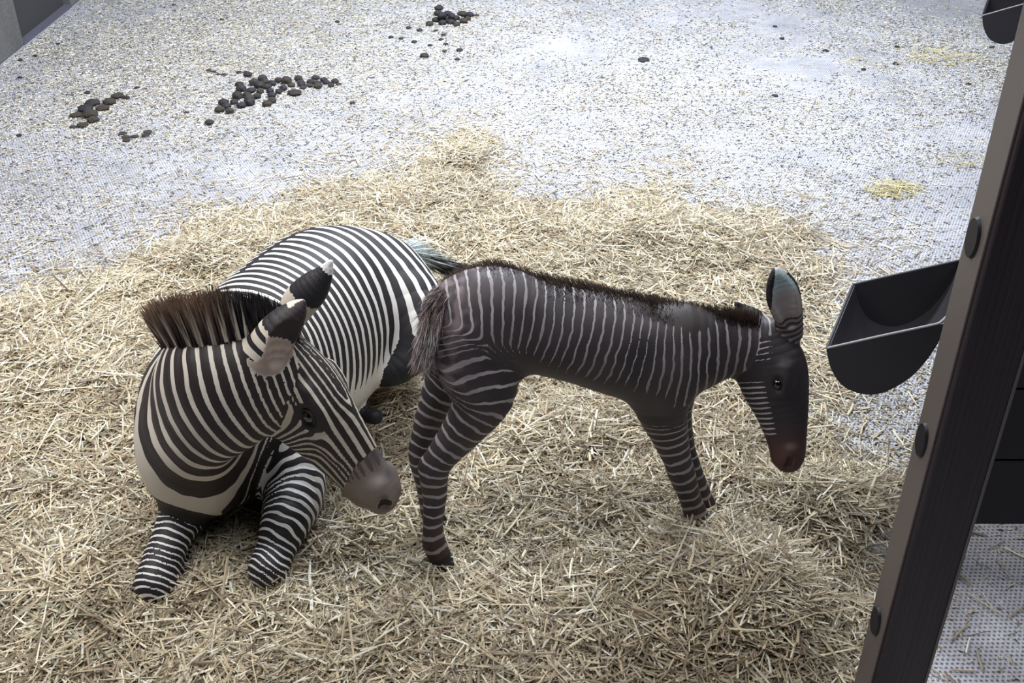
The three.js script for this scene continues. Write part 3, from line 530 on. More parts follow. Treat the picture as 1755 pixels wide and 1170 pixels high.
    if (dE < Math.min(dHd, dN) + 0.003 && dE < 0.012) {
      const a = [0.801, 0.767, -2.6], b = [0.725, 0.964, -2.6], ab = V(b).sub(V(a)), u = tmp.set(x, y, z).sub(V(a)).dot(ab) / ab.lengthSq();
      if (x < 0.72) return [-1, sooty, pale];
      if (nz > 0.5 || d1 < 0) return [u < 0.3 ? wave(u * 12) : 1, dark, mix3(mix3(inner, red, sstep(0.5, 0.15, u) * 0.5), hex('#a8bcc0'), sstep(0.6, 0.85, u))];
      return [u < 0.3 ? wave(u * 12 + wob) - 0.3 : u > 0.93 ? 1 : -1, sooty, pale];
    }
    tmp.set(x, y, z).sub(hf.o); const t = tmp.dot(hf.ax), s = tmp.dot(hf.side), d = tmp.dot(hf.d);
    if (dHd < Math.min(dN, dT) + 0.006 && dHd < 0.03 && t > -0.03) {
      const tau = t / 0.37, jaw = sstep(0.0, -0.03, d);
      const base = mix3(mix3(dark, sooty, 0.4 + 0.4 * n1), red, sstep(0.55, 0.95, tau) * 0.85);
      const ringed = jaw * sstep(0.2, 0.3, tau) * sstep(0.78, 0.68, tau) + sstep(0.22, 0.0, tau) * sstep(0.05, 0.0, d) * 0.8;
      void s;
      return [ringed > 0.4 ? wave(t * 62 + wob * 0.7) - levelFor(0.36 * Math.min(1, ringed)) : -1, base, mix3(pale, dim, 0.2)];
    }
    const A = w(Math.min(dT, dN), 0.022), B1 = w(d1, 0.03) * 1.5, B2 = w(d2, 0.03) * 1.3, C1 = w(d3, 0.02) * sstep(0.58, 0.46, y), C2 = w(d4, 0.02) * sstep(0.56, 0.44, y), sum = A + B1 + B2 + C1 + C2;
    const hind = d1 < d2 || dT < d2 ? hindN(x, y, z) : hindF(x, y, z), fore = (C1 + C2) / sum;
    const dq = Math.hypot(x - HC[0], y - HC[1], (z - HC[2]) * 0.6), A0 = hind - HR - 45 * Math.max(0, dq - 0.24) * (y > 0.5 ? 1 : 0) - 220 * Math.max(0, Math.min(d1, d2) - 0.012);
    const top = softMax(-Math.abs(spine(x, y, z) - 0.9) - 0.5, x < 0.16 ? A0 : -40, 0.8);
    const ph = lerp(top, (C1 * foreN(x, y, z) + C2 * foreF(x, y, z)) / Math.max(1e-6, C1 + C2), fore) + wob;
    const axisY = dT < dN ? 0.842 - 0.33 * (x + 0.04) : 0.66, rel = (y - axisY) / 0.14, legs = (B1 + B2 + C1 + C2) / sum;
    const bellyK = sstep(-0.15, -0.75, rel + 0.12 * n1) * (1 - sstep(0.35, 0.7, legs)) * sstep(0.5, 0.42, x), backK = sstep(1.0, 1.1, rel + 0.08 * n1) * (1 - legs);
    let share = lerp(0.25, 0.27, legs) * (1 - bellyK * 0.9) * (1 - backK);
    share *= clamp(1.0 + 0.5 * n1, 0.6, 1.2) * (1 - 0.95 * sstep(0.04, 0.2, fore) * sstep(0.97, 0.85, fore));
    if (x > -0.05 && x < 0.45 && rel > -0.7) share *= 0.85;
    const low = sstep(0.3, 0.08, y), wet = sstep(-0.1, -0.2, x + 0.1 * n1 + 0.05 * n2) * sstep(0.62, 0.74, y + 0.04 * n2) * sstep(0.35, -0.1, n2);
    const base = mix3(mix3(mix3(dark, dun, clamp(0.35 + 0.5 * n1, 0, 1)), duskyBelly, bellyK), mix3(sooty, red, 0.35), low * 0.7);
    return [wave(ph) - (share < 0.05 ? 2 : levelFor(share)), mix3(mix3(base, hex('#857579'), wet * 0.75), hex('#322a29'), backK * 0.8), mix3(mix3(pale, dim, clamp(0.35 + n1 * 0.5 + 0.3 * bellyK, 0, 1)), hex('#8a7468'), low * 0.5)];
  };
  const foal = thing('zebra', 'dark newborn zebra foal standing on the straw with its head lowered', 'zebra', O);
  part('body', stripeMesh(mesh, paint, O), coat(0.6), foal);
  for (const s of [-1, 1]) { const e = new THREE.SphereGeometry(0.0165, 18, 12); e.translate(...sub3(inFrame(hf, 0.108, s * 0.062, 0.021), O)); part('eye', e, eyeMat, foal, 'glossy dark eye'); }
  const r = rng(41), R3 = (k) => new THREE.Vector3(r() - 0.5, r() - 0.5, r() - 0.5).multiplyScalar(k);
  const up = (z0) => z0;
  // soft dark hair along the back
  const ridge = new THREE.CatmullRomCurve3([[-0.18, 0.918, -2.57], [-0.124, 0.945, -2.58], [-0.044, 0.965, -2.59], [0.061, 0.925, -2.6], [0.199, 0.891, -2.61], [0.341, 0.851, -2.62], [0.45, 0.826, -2.62], [0.536, 0.801, -2.63], [0.621, 0.791, -2.63], [0.706, 0.776, -2.63]].map(V)), fur = [];
  for (let i = 0; i < 9000; i++) {
    const u = r(), p = ridge.getPoint(u), q = ridge.getTangent(u); p.add(new THREE.Vector3((r() - 0.5) * 0.03, 0, 0)); const sw = (r() - 0.5) * 0.13; p.add(new THREE.Vector3(0, 0.005 - 4.2 * sw * sw, sw * (u > 0.68 ? 0.35 : 1)));
    const neckHair = u > 0.68, c = mix3(hex('#53433a'), hex('#2a2223'), r());
    fur.push({ p, dir: new THREE.Vector3(0, 1, sw * 9 + (r() - 0.5) * 0.6).addScaledVector(q, neckHair ? -0.25 : -0.7).add(R3(0.5)), len: (neckHair ? 0.034 : 0.024) * (0.6 + 0.7 * r()), c0: c, c2: mix3(c, hex('#7d685a'), 0.5), w: 0.0032 });
  }
  void up;
  part('mane', hairGeo(fur, O), hairMat, foal, 'short dark mane running down the back');
  // tail
  const tc = new THREE.CatmullRomCurve3([[-0.184, 0.92, -2.55], [-0.204, 0.913, -2.5], [-0.218, 0.873, -2.46], [-0.236, 0.805, -2.45], [-0.248, 0.763, -2.45]].map(V)), tg = new THREE.TubeGeometry(new THREE.CatmullRomCurve3([[-0.174, 0.919, -2.55], [-0.197, 0.916, -2.505], [-0.213, 0.876, -2.48], [-0.229, 0.824, -2.465]].map((a) => V(sub3(a, O)))), 20, 0.02, 10);
  const th = [];
  for (let i = 0; i < 3000; i++) {
    const u = r() * 0.85, p = tc.getPoint(u), q = tc.getTangent(u); p.add(R3(0.05));
    const c = u < 0.4 ? mix3(hex('#7d6c68'), hex('#4b3d3d'), r()) : mix3(hex('#c9c2c2'), hex('#85756f'), r() * 0.9);
    th.push({ p, dir: q.clone().add(R3(0.7)), len: 0.03 + 0.035 * r(), c0: c, c1: c, c2: mix3(c, hex('#8d7064'), sstep(0.6, 0.9, u)), w: 0.0035 });
  }
  const tail = part('tail', tg, std(0x4a3d3a, 0.8), foal); part('tail_hair', hairGeo(th, O), hairMat, tail, 'fluffy greyish brown tail hair');
}
buildFoal();

// ------------------------------------------------------------------ post, fence, partition, troughs
{
  const rr = rng(3), g2 = new Float32Array(65536); for (let i = 0; i < g2.length; i++) g2[i] = rr();
  const woodTex = dataTex(512, (x, y) => {
    const n = noise(x * 0.05, y * 0.006, 1) + 0.5 * noise(x * 0.2, y * 0.02, 2), v = 40 + 15 * n + 8 * (g2[(y & 255) * 256 + (x & 255)] - 0.5), s = noise(x * 0.02, y * 0.02, 7) > 0.28 ? 8 : 0;
    return [v + 6 + s, v - 4 + s * 0.5, v + s * 0.3];
  }, true);
  const postMat = new THREE.MeshStandardMaterial({ map: woodTex, roughness: 0.55 }), litTone = std(0x6f6763, 0.5, { metalness: 0.25 }), blackM = std(0x17141a, 0.55), boardMat = std(0x1e1b22, 0.7);
  const post = thing('fence_post', 'tall dark square post at the front right of the pen', 'post', [0.992, 0, -1.905]);
  post.rotation.z = 0.003;
  const col = new RoundedBoxGeometry(0.13, 3.6, 0.1, 3, 0.01); col.translate(0, 1.8, 0); part('column', col, postMat, post);
  const side = new RoundedBoxGeometry(0.006, 3.6, 0.09, 2, 0.002); side.translate(-0.0675, 1.8, -0.006); part('lit_side', side, litTone, post, 'left side of the post in a paler lit tone');  // paler slab puts the light on this face into the colour
  const strip = new RoundedBoxGeometry(0.008, 3.6, 0.01, 2, 0.003); strip.translate(0.066, 1.8, 0.045); part('edge_highlight', strip, litTone, post, 'thin pale strip for the highlight on the edge');  // pale strip stands in for the highlight along this edge
  const lump = (yy, sx) => { const c = new THREE.CylinderGeometry(0.032, 0.036, 0.03, 24); c.scale(1, 1, 1.0); c.rotateZ(Math.PI / 2); c.scale(0.35, 1.3, 0.8); c.translate(sx * 0.072, yy, -0.01); return c; };
  for (const yy of [0.34, 0.915, 1.42]) part('bolt_cap', lump(yy, -1), blackM, post, 'dark rounded bolt cap');
  part('bolt_cap', lump(0.325, 1), blackM, post, 'dark rounded bolt cap');

  // board fence running back from the post, hidden mostly behind it
  const A = new THREE.Vector3(1.4, 0, -2.78), dir = new THREE.Vector3(0.45, 0, -0.9).normalize(), yaw = Math.atan2(dir.x, dir.z);
  const fence = thing('board_fence', 'dark board fence running back behind the square post', 'fence', A.toArray()); fence.rotation.y = yaw;
  for (const [y, h] of [[0.32, 0.2], [0.56, 0.2], [0.8, 0.2]]) { const b = new RoundedBoxGeometry(0.035, h, 6.6, 2, 0.008); b.translate(-0.05, y, 3.3); part('board', b, boardMat, fence); }
  for (const d of [0.9, 3.1, 5.3]) { const p = new RoundedBoxGeometry(0.1, 1.0, 0.1, 2, 0.01); p.translate(-0.12, 0.5, d); part('post', p, boardMat, fence); }

  const pan = thing('partition_panel', 'dark board panel to the right of the square post above the mat', 'panel', [1.17, 0.27, -2.36]);
  for (let i = 0; i < 6; i++) { const b = new RoundedBoxGeometry(1.8, 0.235, 0.035, 2, 0.008); b.translate(0.95, 0.12 + i * 0.24, 0); part('board', b, boardMat, pan); }
  const up = new RoundedBoxGeometry(0.07, 1.75, 0.07, 2, 0.01); up.translate(0.06, 0.6, -0.055); part('upright', up, boardMat, pan);

  const FL = V([0.979, 0.57, -2.821]), FR = V([1.325, 0.68, -2.798]), BL = V([1.182, 0.57, -3.218]), BR = V([1.498, 0.68, -3.198]);
  const mid = FL.clone().add(FR).multiplyScalar(0.5), X = FR.clone().sub(FL).multiplyScalar(0.5), Z = BL.clone().sub(FL).add(BR.clone().sub(FR)).multiplyScalar(0.5), Y = new THREE.Vector3(0, 0.222, 0);
  const M = new THREE.Matrix4().makeBasis(X, Y, Z);
  const trough = thing('feed_trough', 'black half-round feed trough hung beside the square post, the nearer of two', 'trough', mid.toArray());
  const place = (g) => { g.applyMatrix4(M); if (M.determinant() < 0) for (const k of ['position', 'normal', 'uv']) { const a = g.attributes[k], s = a.itemSize, v = a.array; for (let i = 0; i < a.count; i += 3) for (let c = 0; c < s; c++) { const t = v[(i + 1) * s + c]; v[(i + 1) * s + c] = v[(i + 2) * s + c]; v[(i + 2) * s + c] = t; } } return g; };
  const pc = new THREE.CatmullRomCurve3([[-1, 0], [-0.84, -0.38], [-0.5, -0.78], [0.08, -1], [0.6, -0.82], [0.9, -0.4], [1, 0]].map(([a, b]) => new THREE.Vector3(a, b, 0))), prof = (u) => { const q = pc.getPoint(u); return [q.x, q.y]; };
  const th = 0.05, sh = new THREE.Shape(); sh.moveTo(-1, 0);
  for (let i = 0; i <= 40; i++) { const [c, s] = prof(i / 40); sh.lineTo(c, s); }
  for (let i = 40; i >= 0; i--) { const [c, s] = prof(i / 40); sh.lineTo(c * (1 - th), s * (1 - th * 0.8)); }
  const shell = new THREE.ExtrudeGeometry(sh, { depth: 1, bevelEnabled: false, curveSegments: 1 }); place(shell);
  const es = new THREE.Shape(); for (let i = 0; i <= 40; i++) { const [c, s] = prof(i / 40), q = [c * 0.995, s * 0.995]; i ? es.lineTo(...q) : es.moveTo(...q); }
  const end = (z) => { const e = new THREE.ExtrudeGeometry(es, { depth: 0.022, bevelEnabled: false, curveSegments: 1 }); e.translate(0, 0, z); return place(e); };
  const tub = std(0x363439, 0.45);
  part('shell', shell, tub, trough); part('end_plate', end(-0.012), tub, trough); part('end_plate', end(0.99), tub, trough);
  const q = (x, y, z) => new THREE.Vector3(x, y, z).applyMatrix4(M);
  const rimPts = [q(-1, 0, 0), q(-0.1, 0.01, 0), q(0.85, 0.01, 0), q(0.99, 0.01, 0.12), q(1.0, 0.01, 0.5), q(0.99, 0.01, 0.98)];
  part('rim', new THREE.TubeGeometry(new THREE.CatmullRomCurve3(rimPts, false, 'catmullrom', 0.1), 60, 0.0045, 8), std(0x8f8a8c, 0.45), trough, 'thin worn grey rim');
  const rim2 = [q(-0.99, 0.005, 0), q(-0.99, 0.005, 1), q(0.99, 0.005, 1)];
  part('rim', new THREE.TubeGeometry(new THREE.CatmullRomCurve3(rim2, false, 'catmullrom', 0.02), 60, 0.005, 8), tub, trough);
  const hook = new RoundedBoxGeometry(0.035, 0.3, 0.012, 2, 0.004); hook.translate(...q(1.02, 0, 0.82).add(new THREE.Vector3(0.01, 0.1, 0)).toArray()); part('hook', hook, blackM, trough);
  const t2 = trough.clone(); t2.name = numbered('feed_trough'); t2.userData = { label: 'black half-round feed trough at the far top right, partly hidden behind the post', category: 'trough' };
  const F2 = V([2.799, 0.57, -6.46]); t2.position.copy(F2).sub(FL).add(mid); scene.add(t2);
}

// ------------------------------------------------------------------ straw
const bedPoly = [[-2.434, 0.03, -4.009], [-2.123, 0.03, -4.188], [-1.863, 0.03, -4.35], [-1.67, 0.03, -4.674], [-1.357, 0.03, -5], [-0.971, 0.03, -5.198], [-0.691, 0.03, -5.456], [-0.488, 0.03, -5.751], [-0.3, 0.03, -6.017], [-0.129, 0.03, -5.683], [-0.023, 0.03, -5.213], [0.246, 0.03, -5.035], [0.527, 0.03, -5.198], [0.755, 0.03, -5.325], [0.957, 0.03, -5], [1.225, 0.03, -4.852], [1.458, 0.03, -4.612], [1.487, 0.03, -4.268], [1.347, 0.03, -3.819], [1.244, 0.03, -3.474], [1.132, 0.03, -3.243], [1.12, 0.03, -3.016], [1.237, 0.03, -2.993], [1.414, 0.03, -2.935], [1.263, 0.03, -2.608], [1.039, 0.03, -2.21], [0.834, 0.03, -1.739], [-1.523, 0.03, -1.739]].map((p) => [p[0], p[2]]);
function polyDist(x, z) {
  let d = 1e9, inside = false;
  for (let i = 0, j = bedPoly.length - 1; i < bedPoly.length; j = i++) {
    const [ax, az] = bedPoly[j], [bx, bz] = bedPoly[i], ex = bx - ax, ez = bz - az, t = clamp(((x - ax) * ex + (z - az) * ez) / (ex * ex + ez * ez), 0, 1);
    d = Math.min(d, Math.hypot(x - ax - ex * t, z - az - ez * t));
    if ((az > z) !== (bz > z) && x < ax + ((z - az) / ez) * ex) inside = !inside;
  }
  return inside ? d : -d;
}
const aisle = (x, z) => x > 1.0 + Math.max(0, -2.1 - z) * 0.5;
const mounds = [[[0.556, 0.1, -2.316], 0.42, 0.1], [[1.06, 0.1, -2.669], 0.3, 0.09], [[0.759, 0.1, -2.211], 0.34, 0.08], [[-0.532, 0.08, -2.513], 0.17, 0.06], [[-0.401, 0.08, -3.211], 0.17, 0.08], [[0.17, 0.08, -3.053], 0.3, 0.05], [[0.314, 0.08, -2.635], 0.22, 0.06], [[-1.746, 0.05, -3.366], 0.5, 0.04], [[-0.283, 0.05, -5.594], 0.25, 0.05], [[-1.471, 0.05, -4.398], 0.3, 0.06], [[0.762, 0.05, -4.634], 0.5, 0.05], [[-1.418, 0.05, -2.306], 0.4, 0.04], [[-0.045, 0.05, -2.104], 0.5, 0.03]].map(([p, r, h]) => ({ x: p[0], z: p[2], r, h }));
const bedH = (x, z) => {
  const d = polyDist(x, z) + 0.2 * noise(x * 2.1, z * 2.1, 1) + 0.11 * noise(x * 7, z * 7, 2);
  let h = 0.05 * sstep(0.08, 0.5, d);
  if (d > 0) { for (const m of mounds) { const q = Math.hypot(x - m.x, z - m.z) / m.r; if (q < 1) h += m.h * (1 - q * q) ** 2; } h += sstep(0, 0.3, d) * (0.022 * noise(x * 5, z * 5, 3) + 0.013 * noise(x * 13, z * 13, 6)); }
  return { d, h: d < -0.1 ? -0.02 : h };
};
const inView = (x, z, y = 0.05, m = 0.06) => { const dy = y - 2.4, s = Math.sin(32.6 * Math.PI / 180), c = Math.cos(32.6 * Math.PI / 180), d = -dy * s - z * c; if (d < 0.3) return false; const u = x / d / (877.5 / 1850), v = (dy * c - z * s) / d / (585 / 1850); return Math.abs(u) < 1 + m && Math.abs(v) < 1 + m * 1.5; };
{
  // matted underlayer
  const nx = 300, nz = 330, x0 = -2.7, x1 = 2.6, z0 = -6.4, z1 = -1.62, P = [], C = [], I = [], ids = new Int32Array((nx + 1) * (nz + 1)).fill(-1), hs = [];
  const c0 = hex('#988562'), c1 = hex('#665640'), c2 = hex('#ab9a78');
  for (let j = 0; j <= nz; j++) for (let i = 0; i <= nx; i++) {
    const x = lerp(x0, x1, i / nx), z = lerp(z0, z1, j / nz), b = bedH(x, z); hs.push(b);
    if (b.d < 0.06) continue;
    ids[j * (nx + 1) + i] = P.length / 3; P.push(x, b.d < 0.1 ? -0.01 : Math.max(0.002, b.h) + 0.012 * noise(x * 40, z * 40, 0) * sstep(0, 0.2, b.d), z);
    const n = clamp(0.5 + 0.9 * noise(x * 30, z * 30, 5) + 0.4 * noise(x * 80, z * 80, 7), 0, 1); C.push(...mix3(mix3(c1, c0, n), c2, 0.3 * n));
  }
  for (let j = 0; j < nz; j++) for (let i = 0; i < nx; i++) { const a = ids[j * (nx + 1) + i], b = ids[j * (nx + 1) + i + 1], c = ids[(j + 1) * (nx + 1) + i], d = ids[(j + 1) * (nx + 1) + i + 1]; if (a < 0 || b < 0 || c < 0 || d < 0) continue; I.push(a, c, b, b, c, d); }
  const g = new THREE.BufferGeometry(); g.setAttribute('position', new THREE.Float32BufferAttribute(P, 3)); g.setAttribute('color', new THREE.Float32BufferAttribute(C, 3)); g.setIndex(I); g.computeVertexNormals();
  const bed = new THREE.Group(); bed.name = 'straw_bedding'; bed.userData = { kind: 'stuff', label: 'deep bed of golden straw spread over the mat', category: 'straw' }; scene.add(bed);
  const base = part('matted_straw', g, new THREE.MeshStandardMaterial({ vertexColors: true, roughness: 0.95 }), bed); base.userData.kind = 'stuff';

  // stems: bent three-sided strips, unit length along x
  const stem = (seed, n, kink, flat) => {
    const r = rng(seed), p = [], ix = []; let y = 0, z = 0, a = 0, b = 0;
    for (let i = 0; i <= n; i++) {
      const u = i / n, w = 0.5 * (i === n ? 0.55 : 1);
      p.push(u - 0.5, y - w * flat * 0.5, z - w, u - 0.5, y - w * flat * 0.5, z + w, u - 0.5, y + w * flat, z);
      a += (r() - 0.5) * kink; b += (r() - 0.5) * kink * 0.5; z += a; y += b;
      if (i) { const s = (i - 1) * 3; for (const [m, q] of [[0, 1], [1, 2], [2, 0]]) ix.push(s + m, s + q, s + 3 + m, s + q, s + 3 + q, s + 3 + m); }
    }
    const e = n * 3; ix.push(0, 2, 1, e, e + 1, e + 2);
    const q = new THREE.BufferGeometry(); q.setAttribute('position', new THREE.Float32BufferAttribute(p, 3)); q.setIndex(ix); const f = q.toNonIndexed(); f.computeVertexNormals(); return f;
  };
  // width is scaled by 1/length at placing, so kinks are in units of the width
  const kinds = [stem(1, 2, 0.6, 0.4), stem(2, 3, 2, 0.4), stem(3, 4, 4, 0.5), stem(4, 5, 8, 0.7), stem(5, 2, 3, 0.3)];
  const lists = kinds.map(() => []), loose = kinds.map(() => []);
  const r = rng(2024), m4 = new THREE.Matrix4(), q4 = new THREE.Quaternion(), e = new THREE.Euler(0, 0, 0, 'YXZ');
  const pal = ['#e9e1c9', '#d3c4a6', '#beae8f', '#a3927b', '#80705c', '#e6e2d6', '#b2af96', '#928372'].map(hex);
  const pick = (x, z) => {
    const agedShade = clamp(0.5 + 0.8 * noise(x * 1.3, z * 1.3, 11) + 0.5 * noise(x * 4, z * 4, 12) + 0.7 * sstep(1.0, 0.55, Math.hypot(x - 0.6, z + 2.4) + 0.3 * noise(x * 3, z * 3, 50)), 0, 1), k = r();  // random older straw, plus the foal shadow painted as browner stems
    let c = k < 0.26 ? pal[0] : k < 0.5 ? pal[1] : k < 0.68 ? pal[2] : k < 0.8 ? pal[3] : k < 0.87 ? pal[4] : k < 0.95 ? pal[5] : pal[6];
    if (r() < agedShade * 0.5) c = mix3(c, pal[r() < 0.5 ? 4 : 7], 0.6);
    const v = 0.75 + 0.4 * r(); return [c[0] * v, c[1] * v, c[2] * v];
  };
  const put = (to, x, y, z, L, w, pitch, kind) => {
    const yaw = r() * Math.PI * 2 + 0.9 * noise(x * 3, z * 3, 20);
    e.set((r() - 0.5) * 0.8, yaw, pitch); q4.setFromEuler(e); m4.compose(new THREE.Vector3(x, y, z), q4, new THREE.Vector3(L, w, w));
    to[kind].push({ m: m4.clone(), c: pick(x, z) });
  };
  let placed = 0;
  for (let i = 0; placed < 160000 && i < 1200000; i++) {
    const x = lerp(-3.1, 2.6, r()), z = lerp(-6.4, -1.45, r()); if (!inView(x, z, 0.05, 0.22)) continue;
    const b = bedH(x, z), p = sstep(-0.4, 0.32, b.d); if (r() > p * p * p + 0.02 * sstep(-0.7, -0.2, b.d)) continue;
    const near = z > -3.4, fine = r() < 0.3, L = r() < 0.06 ? 0.14 + 0.12 * r() : fine ? 0.06 + 0.14 * r() : 0.04 + 0.11 * r() * r() + 0.04 * r(), w = fine ? 0.0024 + 0.0014 * r() : 0.0044 + 0.0044 * r() * r() + 0.0012 * r();
    const up = r(), y = Math.max(0.004, b.h) + 0.004 + 0.026 * up * up * sstep(-0.1, 0.25, b.d);
    const pitch = (r() - 0.5) * 2 * (0.05 + 0.5 * Math.pow(r(), 3)) * sstep(-0.15, 0.2, b.d) + (r() - 0.5) * 0.06;
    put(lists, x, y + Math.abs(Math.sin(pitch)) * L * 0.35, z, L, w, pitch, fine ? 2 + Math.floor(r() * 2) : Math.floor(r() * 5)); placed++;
    void near;
  }
  // thin scatter over the mat
  for (let i = 0, n = 0; n < 9500 && i < 160000; i++) {
    const x = lerp(-3.5, 3.6, r()), z = lerp(-10.5, -1.5, r()); if (!inView(x, z, 0.05, 0.4)) continue;
    const d = polyDist(x, z); if (d > 0.05 || aisle(x, z)) continue;
    const p = 0.12 + 0.75 * sstep(-0.9, -0.05, d) + 1.1 * Math.exp(-(((x + 1.9) / 1.3) ** 2) - ((z + 7.4) / 1.7) ** 2) + 0.3 * noise(x * 1.5, z * 1.5, 30); if (r() > p) continue;
    put(loose, x, 0.006, z, 0.04 + 0.12 * r() * r(), 0.0025 + 0.0028 * r(), (r() - 0.5) * 0.08, Math.floor(r() * 5)); n++;
  }
  const strawMat = std(0xffffff, 0.6);
  const inst = (list, parent, name) => list.forEach((l, k) => {
    if (!l.length) return; const im = new THREE.InstancedMesh(kinds[k], strawMat, l.length); im.name = name; im.castShadow = im.receiveShadow = true; im.userData.kind = 'stuff';
    l.forEach((s, i) => { im.setMatrixAt(i, s.m); im.setColorAt(i, new THREE.Color(...s.c)); }); parent.add(im);
  });
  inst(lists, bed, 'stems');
  const sc = new THREE.Group(); sc.name = 'loose_straw'; sc.userData = { kind: 'stuff', label: 'single straws scattered thinly over the grey mat', category: 'straw' }; scene.add(sc);
  inst(loose, sc, 'stems');
  // chaff: crumbs of straw and dung dust on the mat, pale and dark
  const cg = [new THREE.OctahedronGeometry(0.5, 0), new THREE.TetrahedronGeometry(0.55, 0)], chaff = new THREE.Group(); chaff.name = 'chaff'; chaff.userData = { kind: 'stuff', label: 'pale and dark crumbs of chaff strewn over the far mat', category: 'chaff' }; scene.add(chaff);
  const tones = ['#e9e5dc', '#d2cdc4', '#bfb295', '#6b6560', '#3f3a38'].map(hex), cl = [[], []];
  for (let i = 0, n = 0; n < 175000 && i < 1400000; i++) {
    const x = lerp(-3.5, 4.4, r()), z = lerp(-11, -1.5, r()); if (!inView(x, z, 0.05, 0.3)) continue;
    const d = polyDist(x, z); if (d > 0.1 || (aisle(x, z) && r() > 0.12)) continue;
    const p = 0.4 + 0.6 * noise(x * 0.9, z * 0.9, 40) + 0.4 * noise(x * 3, z * 3, 41) + 0.5 * Math.exp(-(((x + 1.8) / 1.6) ** 2)) * sstep(-5, -7, z); if (r() > p) continue;
    const k = r(), c = tones[k < 0.28 ? 0 : k < 0.5 ? 1 : k < 0.7 ? 2 : k < 0.88 ? 3 : 4], L = 0.009 + 0.04 * r() * r();
    e.set(0, r() * 6.28, 0); q4.setFromEuler(e); m4.compose(new THREE.Vector3(x, 0.004, z), q4, new THREE.Vector3(L, 0.006, 0.004 + 0.005 * r())); cl[n & 1].push({ m: m4.clone(), c }); n++;
  }
  cl.forEach((l, k) => { const im = new THREE.InstancedMesh(cg[k], std(0xffffff, 0.85), l.length); im.name = 'crumbs'; im.userData.kind = 'stuff'; im.castShadow = im.receiveShadow = true; l.forEach((s, i) => { im.setMatrixAt(i, s.m); im.setColorAt(i, new THREE.Color(...s.c)); }); chaff.add(im); });
  // small tufts of hay lying apart on the mat
  const tuft = (p, rad, n, label) => {
    const t = thing('hay_tuft', label, 'hay', [p[0], 0, p[2]]); t.userData.kind = 'stuff'; const ls = kinds.map(() => []);
    for (let i = 0; i < n; i++) { const a = r() * 6.28, q = rad * Math.sqrt(r()), L = 0.05 + 0.1 * r(), c = mix3(hex('#d8cc9c'), hex('#a89a62'), r()); e.set(0, r() * 6.28, (r() - 0.5) * 0.5); q4.setFromEuler(e); m4.compose(new THREE.Vector3(Math.cos(a) * q * 1.5, 0.008 + 0.04 * (1 - q / rad) * r(), Math.sin(a) * q), q4, new THREE.Vector3(L, 0.004, 0.004)); ls[Math.floor(r() * 5)].push({ m: m4.clone(), c }); }
    inst(ls, t, 'stems');
  };
  tuft([2.011, 0, -5.235], 0.1, 130, 'flat tuft of yellow hay on the mat to the right of the bed');
  tuft([2.997, 0, -7.426], 0.17, 130, 'thin tuft of hay on the mat near the far trough');
  tuft([2.545, 0, -5.589], 0.12, 40, 'few long pale straws on the mat beside the post');
  tuft([2.504, 0, -7.3], 0.14, 30, 'sparse wisp of hay far back on the mat');
}

